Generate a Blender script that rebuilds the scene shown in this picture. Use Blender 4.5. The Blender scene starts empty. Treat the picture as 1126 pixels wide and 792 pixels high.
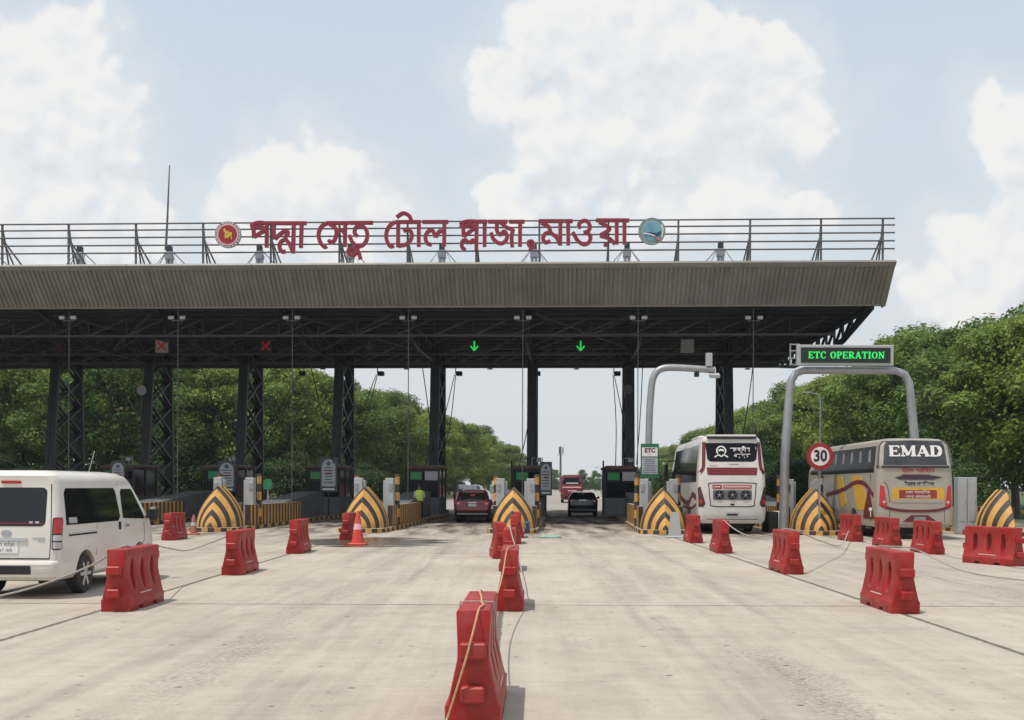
import bpy, bmesh, math, random
import numpy as np
from mathutils import Vector, Matrix

R = math.radians
sc = bpy.context.scene
COL = sc.collection
rnd = random.Random(7)

# ------------------------------------------------------------------ picture <-> place
FPX, VX, VY, CAMH, ROLL = 1200.0, 570.0, 534.0, 1.85, 0.0035


def unroll(px, py):
    return px + (py - VY) * ROLL, py - (px - VX) * ROLL


def at(px, py, Y):
    """point seen at photo pixel (px, py) at distance Y"""
    x, y = unroll(px, py)
    return Vector(((x - VX) * Y / FPX, Y, CAMH - (y - VY) * Y / FPX))


def ground(px, py):
    x, y = unroll(px, py)
    Y = CAMH * FPX / (y - VY)
    return Vector(((x - VX) * Y / FPX, Y, 0))


PA = R(-2.5)                       # the plaza stands slightly turned to the road
PO = Vector((0.1, 50.0, 0))
EX = Vector((math.cos(PA), math.sin(PA), 0))
EY = Vector((-math.sin(PA), math.cos(PA), 0))


def F(u, v, z=0.0):
    return PO + EX * u + EY * v + Vector((0, 0, z))


# ------------------------------------------------------------------ materials
MATS = {}


def mat(name, col, rough=0.6, metal=0.0, var=0.12, scale=3.0, bump=0.0, spec=0.5, emit=None, dirt=None, coat=0.0, trans=0.0):
    if name in MATS:
        return MATS[name]
    m = bpy.data.materials.new(name)
    m.use_nodes = True
    nt = m.node_tree
    b = nt.nodes['Principled BSDF']
    b.inputs['Roughness'].default_value = rough
    b.inputs['Metallic'].default_value = metal
    b.inputs['Specular IOR Level'].default_value = spec
    if coat:
        b.inputs['Coat Weight'].default_value = coat
        b.inputs['Coat Roughness'].default_value = 0.08
    tc = nt.nodes.new('ShaderNodeTexCoord')
    n = nt.nodes.new('ShaderNodeTexNoise')
    n.inputs['Scale'].default_value = scale
    n.inputs['Detail'].default_value = 6
    n.inputs['Roughness'].default_value = 0.65
    oi = nt.nodes.new('ShaderNodeObjectInfo')
    sh = nt.nodes.new('ShaderNodeVectorMath'); sh.operation = 'MULTIPLY_ADD'
    nt.links.new(oi.outputs['Random'], sh.inputs[0]); sh.inputs[1].default_value = (37, 23, 11); nt.links.new(tc.outputs['Object'], sh.inputs[2])
    nt.links.new(sh.outputs[0], n.inputs['Vector'])
    r = nt.nodes.new('ShaderNodeValToRGB')
    lo = [max(0, c * (1 - var)) for c in col]
    hi = [min(1, c * (1 + var)) for c in col]
    r.color_ramp.elements[0].position = 0.3
    r.color_ramp.elements[1].position = 0.7
    r.color_ramp.elements[0].color = (*lo, 1)
    r.color_ramp.elements[1].color = (*hi, 1)
    nt.links.new(n.outputs['Fac'], r.inputs['Fac'])
    out = r.outputs['Color']
    if dirt:                       # (colour, amount) blotchy dirt with a shape of its own
        n2 = nt.nodes.new('ShaderNodeTexNoise')
        n2.inputs['Scale'].default_value = scale * 0.6
        n2.inputs['Detail'].default_value = 8
        n2.inputs['Roughness'].default_value = 0.75
        mp = nt.nodes.new('ShaderNodeMapping')
        mp.inputs['Location'].default_value = (3.1, 7.7, 1.9)
        nt.links.new(sh.outputs[0], mp.inputs['Vector'])
        nt.links.new(mp.outputs['Vector'], n2.inputs['Vector'])
        r2 = nt.nodes.new('ShaderNodeValToRGB')
        r2.color_ramp.elements[0].position = 0.42
        r2.color_ramp.elements[1].position = 0.72
        r2.color_ramp.elements[0].color = (0, 0, 0, 1)
        r2.color_ramp.elements[1].color = (dirt[1],) * 3 + (1,)
        nt.links.new(n2.outputs['Fac'], r2.inputs['Fac'])
        mx = nt.nodes.new('ShaderNodeMix')
        mx.data_type = 'RGBA'
        nt.links.new(r2.outputs['Color'], mx.inputs[0])
        nt.links.new(out, mx.inputs[6])
        mx.inputs[7].default_value = (*dirt[0], 1)
        out = mx.outputs[2]
    nt.links.new(out, b.inputs['Base Color'])
    if bump:
        bp = nt.nodes.new('ShaderNodeBump')
        bp.inputs['Strength'].default_value = bump
        bp.inputs['Distance'].default_value = 0.02
        nt.links.new(n.outputs['Fac'], bp.inputs['Height'])
        nt.links.new(bp.outputs['Normal'], b.inputs['Normal'])
    if emit:
        b.inputs['Emission Color'].default_value = (*emit[0], 1)
        b.inputs['Emission Strength'].default_value = emit[1]
    MATS[name] = m
    return m


DUST = (0.36, 0.31, 0.25)
M_red = mat('barrier red plastic', (0.325, 0.008, 0.009), 0.45, var=0.25, scale=5, bump=0.15, spec=.35, dirt=((0.30, 0.17, 0.14), 0.30))
M_redshade = mat('barrier slot shade red', (0.13, 0.005, 0.007), 0.55)  # same plastic darkened: the shade inside the recesses is put into the colour
nt_ = M_red.node_tree; b_ = nt_.nodes['Principled BSDF']; src_ = b_.inputs['Base Color'].links[0].from_socket
oi_ = nt_.nodes.new('ShaderNodeObjectInfo'); ml_ = nt_.nodes.new('ShaderNodeMath'); ml_.operation = 'MULTIPLY'; ml_.inputs[1].default_value = .16
nt_.links.new(oi_.outputs['Random'], ml_.inputs[0])
fx_ = nt_.nodes.new('ShaderNodeMix'); fx_.data_type = 'RGBA'; fx_.inputs[7].default_value = (.36, .055, .045, 1)      # some are more sun-bleached than others
nt_.links.new(ml_.outputs[0], fx_.inputs[0]); nt_.links.new(src_, fx_.inputs[6]); nt_.links.new(fx_.outputs[2], b_.inputs['Base Color'])
M_print = mat('worn white print', (0.62, 0.45, 0.42), 0.6, var=0.3, scale=40)
M_rope = mat('sisal rope', (0.50, 0.30, 0.16), 0.85, var=0.3, scale=60)
M_greyrope = mat('grey rope', (0.36, 0.32, 0.28), 0.85, var=0.3, scale=60)
M_yel = mat('hazard yellow paint', (0.64, 0.335, 0.07), 0.6, var=0.18, scale=2.5, bump=0.1, dirt=((0.22, 0.15, 0.08), 0.5))
M_blk = mat('hazard black paint', (0.032, 0.024, 0.021), 0.6, var=0.3, scale=2.5, bump=0.1, dirt=((0.14, 0.105, 0.08), 0.45))
M_conc = mat('island concrete', (0.34, 0.30, 0.26), 0.85, var=0.2, scale=2, bump=0.3, dirt=((0.16, 0.14, 0.12), 0.6))
M_blockgrey = mat('dark grey crash block', (0.10, 0.11, 0.12), 0.75, var=0.25, scale=2, bump=0.3, dirt=((0.2, 0.18, 0.16), 0.4))
M_navy = mat('navy steel paint', (0.011, 0.013, 0.022), 0.5, var=0.25, scale=1.5, dirt=((0.035, 0.032, 0.034), 0.3))
M_brace = mat('grey steel brace', (0.050, 0.052, 0.062), 0.5, var=.2)
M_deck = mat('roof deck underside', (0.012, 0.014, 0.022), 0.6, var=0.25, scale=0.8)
M_fascia = mat('brown grey metal sheet', (0.275, 0.262, 0.240), 0.45, 0.25, var=0.10, scale=0.7, dirt=((0.12, 0.105, 0.09), 0.5))
def streaks(m, s3, amt, dark):
    nt_ = m.node_tree; b_ = nt_.nodes['Principled BSDF']
    src = b_.inputs['Base Color'].links[0].from_socket
    t_ = nt_.nodes.new('ShaderNodeTexCoord'); mp_ = nt_.nodes.new('ShaderNodeMapping'); mp_.inputs['Scale'].default_value = s3
    nt_.links.new(t_.outputs['Object'], mp_.inputs['Vector'])
    n_ = nt_.nodes.new('ShaderNodeTexNoise'); n_.inputs['Scale'].default_value = 1.0; n_.inputs['Detail'].default_value = 5; n_.inputs['Roughness'].default_value = .7
    nt_.links.new(mp_.outputs[0], n_.inputs['Vector'])
    r_ = nt_.nodes.new('ShaderNodeValToRGB'); r_.color_ramp.elements[0].position = .42; r_.color_ramp.elements[1].position = .72
    r_.color_ramp.elements[0].color = (0, 0, 0, 1); r_.color_ramp.elements[1].color = (amt, amt, amt, 1)
    nt_.links.new(n_.outputs['Fac'], r_.inputs['Fac'])
    x_ = nt_.nodes.new('ShaderNodeMix'); x_.data_type = 'RGBA'
    nt_.links.new(r_.outputs['Color'], x_.inputs[0]); nt_.links.new(src, x_.inputs[6]); x_.inputs[7].default_value = (*dark, 1)
    nt_.links.new(x_.outputs[2], b_.inputs['Base Color'])


streaks(M_yel, (7, 7, 7), .22, (0.22, 0.16, 0.10))
streaks(M_red, (6, 6, 1.4), .28, (0.16, 0.035, 0.03))
streaks(M_fascia, (2.6, .25, .25), .6, (0.155, 0.138, 0.118))
M_cap = mat('weathered cap flashing', (0.24, 0.225, 0.205), 0.45, 0.25, var=0.12, scale=1.2)
M_roof = mat('roof sheet top', (0.3, 0.29, 0.28), 0.5, 0.3)
M_rail = mat('sign rail grey steel', (0.12, 0.115, 0.12), 0.5, 0.3, var=0.2)
M_mast = mat('pale grey mast steel', (0.24, 0.25, 0.29), 0.5, 0.2, var=0.2)
M_letter = mat('maroon letter face', (0.24, 0.016, 0.038), 0.4, var=0.15, scale=1.5)
M_lettere = mat('pink acrylic letter edge', (0.75, 0.42, 0.45), 0.5, var=0.1)
M_galv = mat('galvanised steel', (0.33, 0.34, 0.35), 0.45, 0.4, var=0.15, scale=2)
M_cab = mat('pale grey cabinet', (0.40, 0.42, 0.43), 0.5, var=0.08, scale=1.5, dirt=(DUST, 0.3))
M_white = mat('white paint', (0.78, 0.77, 0.74), 0.5, var=0.05)
M_black = mat('black plastic', (0.012, 0.012, 0.014), 0.5)
M_rubber = mat('tyre rubber', (0.022, 0.021, 0.021), 0.85, var=0.3, scale=6, dirt=((0.14, 0.12, 0.10), 0.4))
M_under = mat('dark underbody', (0.012, 0.011, 0.011), 0.9)
M_glass = mat('tinted car glass', (0.008, 0.009, 0.011), 0.04, spec=0.55, var=0.1)
M_dglass = mat('tinted bus glass', (0.008, 0.010, 0.016), 0.07, spec=0.12, var=0.1)
M_sglass = mat('dark coach side glass', (0.010, 0.011, 0.013), 0.25, spec=0.06)
M_alloy = mat('alloy wheel', (0.55, 0.56, 0.58), 0.35, 0.6)
M_chrome = mat('chrome trim', (0.6, 0.6, 0.62), 0.2, 0.9)
M_taill = mat('red tail lamp', (0.45, 0.012, 0.012), 0.18, coat=0.5)
M_clearl = mat('clear lamp lens', (0.55, 0.5, 0.5), 0.2, coat=0.5)
M_vanw = mat('white van paint', (0.71, 0.68, 0.63), 0.3, var=0.03, scale=1.5, coat=0.5, dirt=((0.45, 0.38, 0.30), 0.30))
M_busw = mat('white coach paint', (0.60, 0.575, 0.54), 0.35, var=0.04, coat=0.3, dirt=((0.38, 0.33, 0.28), 0.35))
M_busgrey = mat('dusty grey coach paint', (0.40, 0.40, 0.40), 0.4, var=0.08, coat=0.2, dirt=(DUST, 0.5))
M_emadw = mat('dusty cream coach paint', (0.35, 0.315, 0.265), 0.4, var=0.06, coat=0.2, dirt=((0.30, 0.25, 0.2), 0.5))
M_maroon = mat('maroon stripe', (0.125, 0.010, 0.016), 0.4, var=0.12)
M_yelp = mat('yellow livery', (0.60, 0.34, 0.03), 0.4, var=0.1)
M_redcar = mat('dark red metallic paint', (0.14, 0.008, 0.014), 0.25, 0.3, coat=0.8)
M_blackcar = mat('black car paint', (0.010, 0.010, 0.013), 0.22, 0.2, coat=0.8)
M_silver = mat('silver car paint', (0.5, 0.5, 0.5), 0.3, 0.5, coat=0.6)
M_redbus = mat('faded red bus paint', (0.15, 0.014, 0.018), 0.5, dirt=((.2, .12, .1), 0.3))
M_greenled = mat('green sign panel', (0.015, 0.15, 0.06), 0.4, var=.5, scale=9, emit=((0.02, 0.5, 0.16), 0.06))
M_ledon = mat('lit green led', (0.02, 0.5, 0.1), 0.4, emit=((0.03, 1.0, 0.16), 0.5))
M_ledred = mat('lit red led', (0.5, 0.02, 0.02), 0.4, emit=((1.0, 0.05, 0.06), 0.04))
M_ledoff = mat('unlit dark red led', (0.09, 0.02, 0.022), 0.5)
M_ledfaint = mat('unlit grey led', (0.06, 0.065, 0.07), 0.5)
M_screen = mat('black led screen', (0.010, 0.016, 0.013), 0.5)
M_signred = mat('sign red', (0.34, 0.018, 0.022), 0.4)
M_signwhite = mat('sign white', (0.75, 0.72, 0.70), 0.5)
M_boardframe = mat('board frame grey', (0.055, 0.075, 0.08), 0.5, var=.2)
M_signblue = mat('sign blue', (0.05, 0.10, 0.18), 0.5)
M_signgreen = mat('sign green', (0.015, 0.14, 0.07), 0.5)
M_boardgrey = mat('pale board', (0.42, 0.42, 0.44), 0.5, var=0.1)
M_gold = mat('golden map', (0.60, 0.42, 0.05), 0.5)
M_sealgrey = mat('seal ring grey', (0.28, 0.27, 0.29), 0.5, var=0.35, scale=9)
M_teal = mat('teal ring', (0.19, 0.27, 0.27), 0.5, var=0.3, scale=8)
M_skyblue = mat('emblem blue', (0.13, 0.33, 0.45), 0.5, var=0.35, scale=2)
M_deepblue = mat('emblem deep blue', (0.015, 0.06, 0.12), 0.5)
M_cone = mat('traffic cone plastic', (0.62, 0.05, 0.03), 0.5, dirt=(DUST, 0.3))
M_brownroof = mat('rusty booth roof', (0.13, 0.06, 0.035), 0.7, var=0.4, scale=3)
M_vest = mat('lime safety vest', (0.50, 0.72, 0.06), 0.7, var=0.08, scale=12)
M_skin = mat('skin', (0.22, 0.11, 0.07), 0.6)
M_hair = mat('black hair', (0.01, 0.009, 0.008), 0.6)
M_cloth = mat('dark trousers', (0.02, 0.022, 0.03), 0.8)
M_shirt = mat('pale shirt', (0.42, 0.38, 0.32), 0.8)
M_sheet = mat('teal plastic sheet', (0.27, 0.42, 0.36), 0.45)
M_bark = mat('bark', (0.11, 0.085, 0.065), 0.9, var=0.35, scale=4, bump=0.5)
M_tile = mat('red tile roof', (0.24, 0.10, 0.07), 0.8, var=0.2)
M_wallp = mat('plaster wall', (0.42, 0.38, 0.32), 0.8)


def leaf_mat(name, c1, c2, c3):
    m = bpy.data.materials.new(name)
    m.use_nodes = True
    nt = m.node_tree
    b = nt.nodes['Principled BSDF']
    out = nt.nodes['Material Output']
    g = nt.nodes.new('ShaderNodeNewGeometry')
    oi = nt.nodes.new('ShaderNodeObjectInfo')
    tc = nt.nodes.new('ShaderNodeTexCoord')
    n = nt.nodes.new('ShaderNodeTexNoise')
    n.inputs['Scale'].default_value = 0.8
    n.inputs['Detail'].default_value = 2
    nt.links.new(tc.outputs['Object'], n.inputs['Vector'])
    a = nt.nodes.new('ShaderNodeMath'); a.operation = 'MULTIPLY_ADD'
    nt.links.new(g.outputs['Random Per Island'], a.inputs[0]); a.inputs[1].default_value = 0.45
    b2 = nt.nodes.new('ShaderNodeMath'); b2.operation = 'MULTIPLY_ADD'
    nt.links.new(n.outputs['Fac'], b2.inputs[0]); b2.inputs[1].default_value = 0.9
    b3 = nt.nodes.new('ShaderNodeMath'); b3.operation = 'MULTIPLY_ADD'
    nt.links.new(oi.outputs['Random'], b3.inputs[0]); b3.inputs[1].default_value = 0.35; b3.inputs[2].default_value = -0.35
    nt.links.new(b3.outputs[0], b2.inputs[2])
    nt.links.new(b2.outputs[0], a.inputs[2])
    r = nt.nodes.new('ShaderNodeValToRGB')
    r.color_ramp.elements[0].color = (*c1, 1)
    r.color_ramp.elements[1].color = (*c3, 1)
    e = r.color_ramp.elements.new(0.5); e.color = (*c2, 1)
    nt.links.new(a.outputs[0], r.inputs['Fac'])
    nt.links.new(r.outputs['Color'], b.inputs['Base Color'])
    b.inputs['Roughness'].default_value = 0.55
    b.inputs['Specular IOR Level'].default_value = 0.25
    t = nt.nodes.new('ShaderNodeBsdfTranslucent')
    nt.links.new(r.outputs['Color'], t.inputs['Color'])
    mx = nt.nodes.new('ShaderNodeMixShader'); mx.inputs[0].default_value = 0.38
    nt.links.new(b.outputs[0], mx.inputs[1]); nt.links.new(t.outputs[0], mx.inputs[2])
    nt.links.new(mx.outputs[0], out.inputs['Surface'])
    return m


M_leafA = leaf_mat('mid green leaves', (0.05, 0.105, 0.020), (0.165, 0.26, 0.048), (0.34, 0.40, 0.095))
M_leafB = leaf_mat('dark green leaves', (0.032, 0.075, 0.020), (0.11, 0.19, 0.042), (0.25, 0.32, 0.08))
M_leafD = leaf_mat('shaded undergrowth leaves', (0.018, 0.042, 0.012), (0.045, 0.085, 0.022), (0.10, 0.15, 0.035))  # darker leaf greens: the shade below the trees is painted into the colour
M_leafC = leaf_mat('yellow green leaves', (0.085, 0.145, 0.020), (0.195, 0.27, 0.045), (0.35, 0.40, 0.10))


# ------------------------------------------------------------------ mesh builder
class MB:
    def __init__(s):
        s.v, s.f, s.m, s.mats = [], [], [], []

    def slot(s, m):
        if m not in s.mats:
            s.mats.append(m)
        return s.mats.index(m)

    def add(s, vs, fs, m):
        k, i = len(s.v), s.slot(m)
        s.v += [tuple(p) for p in vs]
        for f in fs:
            s.f.append([a + k for a in f]); s.m.append(i)

    def box(s, c, d, m, ch=0.0, mx=None):
        x, y, z = d[0] / 2, d[1] / 2, d[2] / 2
        if ch <= 0:
            vs = [Vector((a * x, b * y, e * z)) for e in (-1, 1) for b in (-1, 1) for a in (-1, 1)]
            fs = [(0, 2, 3, 1), (4, 5, 7, 6), (0, 1, 5, 4), (2, 6, 7, 3), (0, 4, 6, 2), (1, 3, 7, 5)]
        else:
            ch = min(ch, x * .9, y * .9, z * .9)
            bm = bmesh.new()
            for a in (-1, 1):
                for b in (-1, 1):
                    for e in (-1, 1):
                        bm.verts.new((a * (x - ch), b * (y - ch), e * z))
                        bm.verts.new((a * (x - ch), b * y, e * (z - ch)))
                        bm.verts.new((a * x, b * (y - ch), e * (z - ch)))
            bmesh.ops.convex_hull(bm, input=bm.verts[:])
            bmesh.ops.dissolve_limit(bm, angle_limit=0.02, verts=bm.verts[:], edges=bm.edges[:])
            bm.verts.index_update()
            vs = [p.co.copy() for p in bm.verts]
            fs = [[q.index for q in f.verts] for f in bm.faces]
            bm.free()
        cv = Vector(c)
        vs = [(mx @ p if mx else p) + cv for p in vs]
        s.add(vs, fs, m)

    def tube(s, pts, r, m, n=8, cap=True, closed=False):
        pts = [Vector(p) for p in pts]
        if not hasattr(r, '__len__'):
            r = [r] * len(pts)
        rings = []
        up = Vector((0, 0, 1))
        prev = None
        for i, p in enumerate(pts):
            if closed:
                t = (pts[(i + 1) % len(pts)] - pts[i - 1]).normalized()
            else:
                a = pts[max(i - 1, 0)]; b = pts[min(i + 1, len(pts) - 1)]
                t = (b - a).normalized()
            if prev is None:
                q = up if abs(t.dot(up)) < 0.95 else Vector((1, 0, 0))
                u = t.cross(q).normalized()
            else:
                u = (prev - t * prev.dot(t)).normalized()
            prev = u
            w = t.cross(u)
            rings.append([p + (u * math.cos(k * 2 * math.pi / n + math.pi / n) + w * math.sin(k * 2 * math.pi / n + math.pi / n)) * r[i] for k in range(n)])
        vs = [q for g in rings for q in g]
        fs = []
        L = len(rings)
        for i in range(L if closed else L - 1):
            for k in range(n):
                a, b = i * n + k, i * n + (k + 1) % n
                c, d = ((i + 1) % L) * n + (k + 1) % n, ((i + 1) % L) * n + k
                fs.append((a, b, c, d))
        if cap and not closed:
            fs.append(list(range(n))[::-1]); fs.append([(L - 1) * n + k for k in range(n)])
        s.add(vs, fs, m)

    def bar(s, a, b, w, m):
        s.tube([a, b], w * 0.7071, m, 4)

    def lathe(s, prof, m, n=24, c=(0, 0, 0), axis='z'):
        vs, fs = [], []
        for (r, z) in prof:
            for k in range(n):
                a = 2 * math.pi * k / n
                p = (r * math.cos(a), r * math.sin(a), z)
                if axis == 'x':
                    p = (z, p[0], p[1])
                elif axis == 'y':
                    p = (p[0], z, p[1])
                vs.append((p[0] + c[0], p[1] + c[1], p[2] + c[2]))
        for i in range(len(prof) - 1):
            for k in range(n):
                fs.append((i * n + k, i * n + (k + 1) % n, (i + 1) * n + (k + 1) % n, (i + 1) * n + k))
        fs.append(list(range(n))[::-1]); fs.append([(len(prof) - 1) * n + k for k in range(n)])
        s.add(vs, fs, m)

    def prism(s, poly, fn, d0, d1, m):
        """poly in (a,b), extruded between depths d0 and d1, mapped by fn(a,b,d)"""
        n = len(poly)
        vs = [fn(a, b, d0) for a, b in poly] + [fn(a, b, d1) for a, b in poly]
        fs = [list(range(n)), [n + i for i in range(n)][::-1]]
        fs += [(i, (i + 1) % n, n + (i + 1) % n, n + i) for i in range(n)]
        s.add(vs, fs, m)

    def ribbon(s, pts, w, fn, d0, d1, m, smooth=True, cap=True):
        P = catmull(pts, 5) if smooth and len(pts) > 2 else [Vector((*p, 0)) for p in pts]
        L, Rr = [], []
        for i, p in enumerate(P):
            a = P[max(i - 1, 0)]; b = P[min(i + 1, len(P) - 1)]
            t = (b - a).normalized()
            nn = Vector((-t.y, t.x, 0))
            k = 1.0
            if 0 < i < len(P) - 1:
                t1 = (P[i] - a).normalized()
                k = 1 / max(0.6, abs(t1.dot(t)))
            L.append(p + nn * w / 2 * k); Rr.append(p - nn * w / 2 * k)
        n = len(P)
        vs = [fn(q.x, q.y, d0) for q in L] + [fn(q.x, q.y, d0) for q in Rr] + [fn(q.x, q.y, d1) for q in L] + [fn(q.x, q.y, d1) for q in Rr]
        fs = []
        for i in range(n - 1):
            fs += [(i, i + 1, n + i + 1, n + i), (2 * n + i, 3 * n + i, 3 * n + i + 1, 2 * n + i + 1),
                   (i, 2 * n + i, 2 * n + i + 1, i + 1), (n + i, n + i + 1, 3 * n + i + 1, 3 * n + i)]
        fs += [(0, n, 3 * n, 2 * n), (n - 1, 3 * n - 1, 4 * n - 1, 2 * n - 1)]
        s.add(vs, fs, m)

    def build(s, name, parent=None, smooth=35, recalc=True):
        me = bpy.data.meshes.new(name)
        me.from_pydata(s.v, [], s.f)
        for m in s.mats:
            me.materials.append(m)
        me.polygons.foreach_set('material_index', s.m)
        if recalc:
            bm = bmesh.new(); bm.from_mesh(me)
            bmesh.ops.recalc_face_normals(bm, faces=bm.faces[:])
            bm.to_mesh(me); bm.free()
        if smooth:
            me.polygons.foreach_set('use_smooth', [True] * len(me.polygons))
            me.set_sharp_from_angle(angle=R(smooth))
        me.update()
        o = bpy.data.objects.new(name, me)
        COL.objects.link(o)
        if parent:
            o.parent = parent
        return o


def catmull(pts, k):
    P = [Vector((p[0], p[1], p[2] if len(p) > 2 else 0)) for p in pts]
    P = [P[0] * 2 - P[1]] + P + [P[-1] * 2 - P[-2]]
    out = []
    for i in range(1, len(P) - 2):
        a, b, c, d = P[i - 1:i + 3]
        for j in range(k):
            t = j / k
            out.append(0.5 * ((2 * b) + (c - a) * t + (2 * a - 5 * b + 4 * c - d) * t * t + (-a + 3 * b - 3 * c + d) * t ** 3))
    out.append(P[-2])
    return out


def thing(name, label, cat, loc=(0, 0, 0), rz=0.0, group=None):
    o = bpy.data.objects.new(name, None)
    o.empty_display_size = 0.3
    COL.objects.link(o)
    o.location = loc; o.rotation_euler = (0, 0, rz)
    return tag(o, label, cat, group)


def tag(o, label=None, cat=None, group=None, kind=None):
    if label: o['label'] = label
    if cat: o['category'] = cat
    if group: o['group'] = group
    if kind: o['kind'] = kind
    return o


def dup(root, loc, rz, label, group=None):
    r = root.copy(); COL.objects.link(r)
    r.location = loc; r.rotation_euler = (0, 0, rz)
    r['label'] = label
    if group: r['group'] = group
    for ch in root.children:
        c = ch.copy(); COL.objects.link(c); c.parent = r
        for g in ch.children:
            d = g.copy(); COL.objects.link(d); d.parent = c
    return r


def evaluated(o):
    """bake the modifiers of o into its mesh"""
    dg = bpy.context.evaluated_depsgraph_get()
    dg.update()
    me = bpy.data.meshes.new_from_object(o.evaluated_get(dg))
    o.modifiers.clear()
    o.data = me
    return o


def carve(o, cutter):
    md = o.modifiers.new('cut', 'BOOLEAN')
    md.operation = 'DIFFERENCE'; md.object = cutter; md.solver = 'EXACT'
    evaluated(o)
    bpy.data.objects.remove(cutter)
    o.data.polygons.foreach_set('use_smooth', [True] * len(o.data.polygons))
    o.data.set_sharp_from_angle(angle=R(30))
    return o


def text_mb(mb, body, size, fn, d0, d1, m, align='CENTER', xs=1.0, bold=0.0):
    """lettering as real geometry: fn(a, b, depth)"""
    c = bpy.data.curves.new('lettering', 'FONT')
    c.body = body; c.size = size; c.align_x = align; c.align_y = 'CENTER'; c.offset = bold
    c.resolution_u = 3
    o = bpy.data.objects.new('lettering', c)
    COL.objects.link(o)
    dg = bpy.context.evaluated_depsgraph_get(); dg.update()
    me = bpy.data.meshes.new_from_object(o.evaluated_get(dg))
    vs = [fn(v.co.x * xs, v.co.y, d1) for v in me.vertices]
    fs = [list(p.vertices) for p in me.polygons]
    mb.add(vs, fs, m)
    bpy.data.objects.remove(o); bpy.data.curves.remove(c); bpy.data.meshes.remove(me)


# block serif capitals drawn as strokes in a unit cell (0..w, 0..1): (points, thick?)
SERIF = {
    'E': (0.78, [([(.16, 0), (.16, 1)], 1), ([(0, .04), (.74, .04)], 0), ([(0, .96), (.72, .96)], 0), ([(.16, .5), (.52, .5)], 0), ([(.72, 0), (.72, .26)], 0), ([(.70, .76), (.70, 1)], 0), ([(.52, .38), (.52, .62)], 0)]),
    'M': (1.06, [([(.14, 0), (.14, 1)], 0), ([(.9, 0), (.9, 1)], 1), ([(.14, 1), (.52, .1)], 1), ([(.52, .1), (.86, 1)], 0), ([(0, .04), (.3, .04)], 0), ([(.7, .04), (1.06, .04)], 0), ([(0, .96), (.22, .96)], 0), ([(.84, .96), (1.06, .96)], 0)]),
    'A': (0.92, [([(.12, 0), (.44, 1)], 0), ([(.44, 1), (.80, 0)], 1), ([(.22, .32), (.68, .32)], 0), ([(0, .04), (.28, .04)], 0), ([(.6, .04), (.96, .04)], 0)]),
    'D': (0.86, [([(.16, 0), (.16, 1)], 1), ([(0, .04), (.45, .04), (.68, .16), (.76, .5), (.68, .84), (.45, .96), (0, .96)], 0), ([(.56, .10), (.69, .3), (.72, .5), (.69, .7), (.56, .90)], 1)]),
    'T': (0.80, [([(.4, 0), (.4, 1)], 1), ([(0, .96), (.8, .96)], 0), ([(.03, .74), (.03, 1)], 0), ([(.77, .74), (.77, 1)], 0), ([(.2, .04), (.6, .04)], 0)]),
    'C': (0.82, [([(.74, .80), (.62, .93), (.40, .97), (.18, .82), (.10, .5), (.18, .18), (.40, .03), (.62, .08), (.76, .24)], 0), ([(.20, .84), (.11, .5), (.20, .16)], 1), ([(.74, .68), (.74, 1)], 0)]),
    'O': (0.88, [([(.44, .97), (.16, .82), (.08, .5), (.16, .18), (.44, .03), (.72, .18), (.80, .5), (.72, .82), (.44, .97)], 0), ([(.18, .84), (.10, .5), (.18, .16)], 1), ([(.70, .84), (.78, .5), (.70, .16)], 1)]),
    'P': (0.76, [([(.18, 0), (.18, 1)], 1), ([(0, .96), (.48, .96), (.68, .86), (.70, .70), (.62, .54), (.42, .47), (.2, .47)], 0), ([(.64, .86), (.66, .72), (.62, .58)], 1), ([(0, .04), (.4, .04)], 0)]),
    'R': (0.88, [([(.18, 0), (.18, 1)], 1), ([(0, .96), (.48, .96), (.68, .88), (.70, .74), (.62, .58), (.42, .50), (.2, .50)], 0), ([(.64, .88), (.66, .74), (.62, .60)], 1), ([(0, .04), (.38, .04)], 0), ([(.42, .5), (.76, .03)], 1), ([(.68, .04), (.9, .04)], 0)]),
    'I': (0.44, [([(.22, 0), (.22, 1)], 1), ([(.02, .04), (.42, .04)], 0), ([(.02, .96), (.42, .96)], 0)]),
    'N': (0.92, [([(.16, 0), (.16, 1)], 0), ([(.78, 0), (.78, 1)], 0), ([(.16, .96), (.78, .04)], 1), ([(0, .04), (.32, .04)], 0), ([(.62, .96), (.94, .96)], 0), ([(0, .96), (.2, .96)], 0)]),
}


def serif_text(parent, s, x0, x1, y0, h, fn, d0, d1, m, gap=0.14, thick=0.2, thin=0.10):
    adv = [(SERIF[c][0] if c != ' ' else 0.42) + gap for c in s]
    tot = sum(adv) - gap
    sx = (x1 - x0) / tot
    x = x0
    e = 0
    for c, a in zip(s, adv):
        if c != ' ':
            mb = MB()
            for pts, th in SERIF[c][1]:
                e += 1
                P = [(x + p[0] * sx, y0 + p[1] * h) for p in pts]
                mb.ribbon(P, (thick * sx if th else thin * h), fn, d0, d1 + (e % 7) * 0.0006 * (1 if d1 > d0 else -1), m)
            mb.build('letter', parent, smooth=0)
        x += a * sx


# ------------------------------------------------------------------ camera
cam = bpy.data.cameras.new('camera')
cam.sensor_width = 36; cam.sensor_fit = 'HORIZONTAL'
cam.lens = 36 * FPX / 1126
cam.shift_x = -(VX - 563) / 1126
cam.shift_y = (VY - 396) / 1126
cam.clip_start = 0.1; cam.clip_end = 5000
co = bpy.data.objects.new('camera', cam); COL.objects.link(co)
co.location = (0, 0, CAMH)
co.rotation_euler = (Matrix.Rotation(R(90), 3, 'X') @ Matrix.Rotation(ROLL, 3, 'Z')).to_euler()
sc.camera = co

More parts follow.
